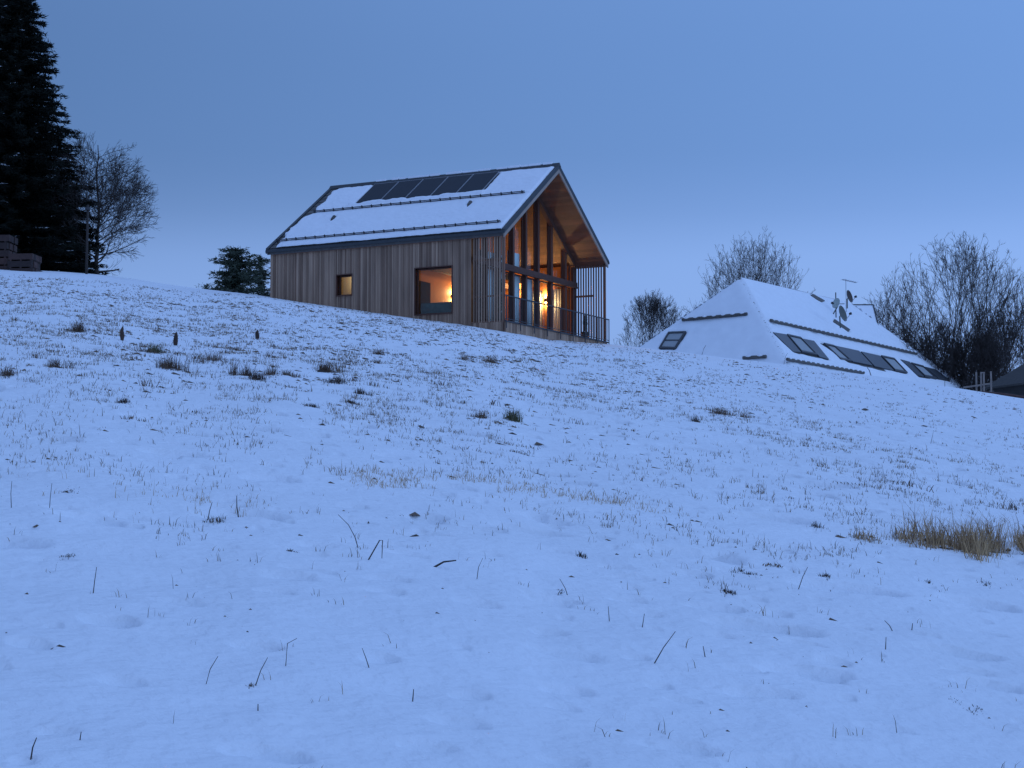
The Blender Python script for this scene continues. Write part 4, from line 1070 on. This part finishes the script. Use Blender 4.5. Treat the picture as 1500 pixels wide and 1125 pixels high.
for (px, py, wp, hp, n, lb, mm) in (
    (115, 486, 30, 16, 160, 'brownish grass tuft highest on the left part of the slope', 'tuft'),
    (15, 551, 22, 14, 90, 'small grass tuft on the upper slope at the left edge', 'tuft'),
    (84, 540, 34, 18, 110, 'thin grass tuft left of the two dark upright spikes', 'tuft'),
    (232, 518, 26, 14, 150, 'dark green-tinged tuft just below the right of the two dark spikes', 'greengrass'),
    (262, 543, 46, 20, 260, 'wide brown grass tuft below the green-tinged one', 'tuft'),
    (303, 528, 44, 12, 140, 'low flat grass tuft right of the wide brown one', 'tuft'),
    (360, 548, 30, 20, 220, 'straw-coloured tuft in the middle of the tuft row', 'tuft'),
    (377, 556, 24, 12, 120, 'dark slumped tuft touching the straw-coloured one', 'darkplant'),
    (396, 549, 20, 14, 90, 'small pale tuft right of the straw-coloured one', 'tuft'),
    (478, 546, 32, 20, 200, 'upright straw tuft at the right end of the tuft row', 'tuft'),
    (490, 561, 32, 10, 140, 'flattened dark tuft below the upright one at the row end', 'darkplant'),
    (428, 552, 34, 9, 100, 'flat brown tuft between the pale one and the row end', 'tuft'),
    (555, 519, 20, 12, 80, 'lone small tuft below the big lit side window', 'tuft'),
    (691, 529, 26, 14, 110, 'left one of two pale tufts below the slatted porch', 'tuft'),
    (722, 531, 24, 13, 110, 'right one of two pale tufts below the slatted porch', 'tuft'),
    (748, 613, 22, 17, 150, 'dark green tuft alone in the middle of the slope', 'greengrass'),
    (705, 610, 30, 12, 90, 'thin straw tuft left of the lone dark green one', 'tuft'),
    (531, 579, 16, 9, 80, 'small dark tuft above the brown lump left of centre', 'darkplant'),
    (523, 593, 20, 6, 120, 'brown lump of dead grass left of centre on the slope', 'darkplant'),
    (460, 597, 20, 7, 110, 'dark lump of dead grass left of the brown one', 'darkplant'),
    (179, 592, 14, 5, 80, 'small black lump of grass on the left middle slope', 'darkplant'),
    (1050, 606, 40, 13, 130, 'brown tuft in front of the hipped roof, left of its pair', 'tuft'),
    (1092, 611, 26, 10, 90, 'smaller brown tuft right of its pair before the hipped roof', 'tuft'),
    (942, 592, 20, 7, 60, 'small low tuft between the porch and the hipped roof', 'tuft'),
    (1020, 616, 14, 14, 50, 'wispy tuft just left of the brown pair before the hipped roof', 'darkplant')):
    tuft(px, py, wp*1.2, hp*1.4, int(n*2.2), lb, mm, group=UP, dark=.7 if px > 650 else .55)
FGG = 'tall straw grass clumps at the right edge'
for (px, py, wp, hp, n, lb, dk) in (
    (1372, 797, 80, 60, 430, 'tall straw grass clump, leftmost of the big clumps at the right edge', .9),
    (1418, 806, 74, 68, 520, 'tallest straw grass clump in the middle of the big clumps at the right edge', 1.0),
    (1456, 803, 60, 64, 430, 'straw grass clump right of the tallest one', 1.0),
    (1499, 808, 52, 62, 360, 'straw grass clump cut by the right edge of the picture', 1.0),
    (1262, 786, 70, 26, 170, 'short sparse straw clump left of the tall clumps', .8),
    (1330, 790, 60, 30, 200, 'low straw clump joining the left side of the tall clumps', .8)):
    tuft(px, py, wp, hp, n, lb, 'straw', group=FGG, lean=.75, dark=dk)
for (px, py, wp, hp, n, lb, mm) in (
    (1198, 769, 24, 11, 60, 'arched dark tuft at the left end of the straw clumps', 'darkplant'),
    (1076, 838, 40, 9, 110, 'dark crumpled tuft, upper of two on the right foreground', 'darkplant'),
    (1064, 871, 34, 10, 100, 'brown crumpled tuft just below the upper one on the right foreground', 'darkplant'),
    (1208, 852, 20, 8, 60, 'tiny brown tuft below the sparse straw clump', 'darkplant'),
    (849, 812, 16, 11, 60, 'small brown tuft in the centre foreground', 'darkplant'),
    (108, 809, 28, 6, 110, 'flat brown clod of grass in the left foreground', 'darkplant'),
    (104, 716, 22, 5, 70, 'thin dark clod above the flat brown one on the left', 'darkplant'),
    (315, 762, 28, 12, 60, 'dark clod under the loose row of dead stems', 'darkplant'),
    (430, 806, 14, 8, 40, 'tiny dark clod right of the loose row of dead stems', 'darkplant'),
    (1362, 855, 14, 6, 30, 'tiny grey clod below the tallest straw clump', 'darkplant'),
    (1440, 858, 30, 7, 50, 'low dark clod below the clumps at the right edge', 'darkplant'),
    (1425, 1046, 40, 5, 60, 'dark hollow with dead blades at the bottom right corner', 'darkplant'),
    (366, 1001, 12, 12, 30, 'pair of stubby blades in the lower left foreground', 'tuft'),
    (820, 866, 14, 5, 30, 'tiny black clod in the centre of the lower foreground', 'darkplant')):
    tuft(px, py, wp, hp, n, lb, mm)
# dark pointed spikes
def spike(px, py, hpx, wpx, label, seed):
    c = gpx(px, py); S = math.hypot(c[0], c[1])/FPX; H = hpx*S; W_ = wpx*S/2; r_ = random.Random(seed)
    o = empty('dead_flower_spike', tuple(c)); tag(o, label, 'dead plant')
    m_ = MB(); m_.tube([(0,0,-.03),(0,0,H*.25),(r_.uniform(-.2,.2)*W_,0,H*.7),(r_.uniform(-.4,.4)*W_,0,H)], [W_*.45, W_*.8, W_*.6, W_*.08], 7); m_.build('seed_head', M['darkplant'], o)
    m_ = MB(); leafy(m_, (0, 0, H*.36), W_*.55, H*.34, 40, W_*.9, seed); m_.build('dry_leaves', M['darkplant'], o)
spike(179, 498, 21, 8, 'left dark pointed dead plant spike standing in the snow', 1)
spike(257, 506, 20, 9, 'dark pointed dead plant spike right of the first one', 2)
spike(377, 496, 13, 8, 'smallest dark dead plant spike, farther right than the other two', 3)
# single stems and twigs: px paths from the foot up
def stem(path, r, label, name='dry_stem', cat='dry stem', heads=(), m='twig', dz=0):
    c = gpx(*path[0]); Y = c[1]; P = [Vector((0, 0, -.02))]
    base = at(*path[0], Y)
    for k, p in enumerate(path[1:]):
        q = at(*p, Y)-base; P.append(Vector((q[0], .03*math.sin(k*2.3), q[2])))
    o = empty(name, tuple(c)); tag(o, label, cat)
    m_ = MB(); m_.tube(P, [r*(1-.5*i/(len(P)-1)) for i in range(len(P))], 5); m_.build('stalk', M[m], o)
    for (i, rr) in heads:
        h_ = MB(); leafy(h_, tuple(P[i]), rr, rr*1.2, 26, rr*.9, i+5); h_.build('seed_head', M['darkplant'], o)
STEMS = [
 ([(537,823),(556,795),(560,795),(560,821)], .004, 'bent stem folded into a sharp arch in the centre foreground'),
 ([(526,806),(520,790),(510,772),(496,757)], .003, 'thin curved stem leaning left of the folded arch stem'),
 ([(955,977),(972,954),(990,931)], .003, 'slanting stem in the lower centre right foreground'),
 ([(136,868),(139,848),(140,830)], .0025, 'thin upright stem in the left foreground'),
 ([(44,1112),(48,1095),(51,1082)], .003, 'stem leaning at the bottom left corner'),
 ([(116,1082),(119,1070)], .0025, 'short stub right of the bottom left corner stem'),
 ([(378,1042),(378,1032)], .003, 'short upright stub in the bottom left foreground'),
 ([(300,1000),(308,978),(318,960)], .0022, 'left slanting blade of the lower left cluster'),
 ([(372,1000),(382,978),(391,960)], .0022, 'right slanting blade of the lower left cluster'),
 ([(418,978),(421,945),(434,938)], .0022, 'stem with a bent tip right of the lower left cluster'),
 ([(543,980),(536,966),(530,952)], .0022, 'small leaning stem right of the bent-tip one'),
 ([(1168,868),(1176,850),(1184,836)], .003, 'slanting stem below the sparse straw clump'),
 ([(1128,928),(1131,905)], .003, 'upright stem in the right foreground'),
 ([(1310,926),(1303,918),(1297,911)], .003, 'small curved stem left of a stub on the right'),
 ([(1335,928),(1337,918)], .0035, 'short stub right of the small curved stem'),
 ([(1297,956),(1298,938)], .003, 'lone upright stub in the right lower foreground'),
 ([(1034,966),(1030,950)], .003, 'tiny tilted stub in the lower right centre'),
 ([(893,912),(891,890)], .0025, 'thin vertical stem just right of centre'),
 ([(940,922),(944,902)], .0025, 'tilted stem right of the thin vertical one'),
 ([(350,757),(347,742),(346,726)], .0045, 'dark dead stem, second from the left in the loose row of stems'),
 ([(367,755),(362,742),(357,727)], .0045, 'dark dead stem with drooping head right of the others'),
 ([(304,758),(307,745),(310,732)], .0035, 'dark dead stem leftmost of a loose row of stems'),
 ([(391,752),(388,742),(392,731)], .0030, 'paler forked stem at the right end of the loose row of stems'),
 ([(17,741),(16,720),(16,702)], .0025, 'thin tall stem near the left edge'),
 ([(72,742),(74,715),(75,694)], .0025, 'thin tall stem right of the one near the left edge'),
 ([(698,852),(701,835),(707,822)], .0022, 'fine stem in the centre of the slope'),
 ([(833,872),(828,862),(820,848)], .0025, 'leaning fine stem right of the centre one'),
 ([(1363,650),(1366,638),(1368,630)], .004, 'small stem on the open snow before the hipped roof'),
 ([(604,1020),(606,1002)], .003, 'upright stub at the bottom centre'),
]
for q in STEMS: stem(*q, heads=(((len(q[0])-1, .012),) if 'drooping' in q[2] else ()))
stem([(630,830),(650,824),(668,822)], .007, 'low twig lying on the snow in the centre foreground', 'twig', 'twig')
stem([(1028,519),(1031,510),(1034,505)], .014, 'small leaning twig on the crest before the left roof face', 'twig', 'twig')
stem([(1148,534),(1151,522),(1154,517)], .010, 'thin twig on the crest at the front hip of the snowy roof', 'twig', 'twig')
stem([(1384,566),(1384,559),(1385,553)], .012, 'short dark twig on the crest at the right end of the roof windows', 'twig', 'twig')
stem([(1276,538),(1273,530),(1270,526)], .02, 'dark twig bunch against the middle of the roof windows', 'twig', 'twig')
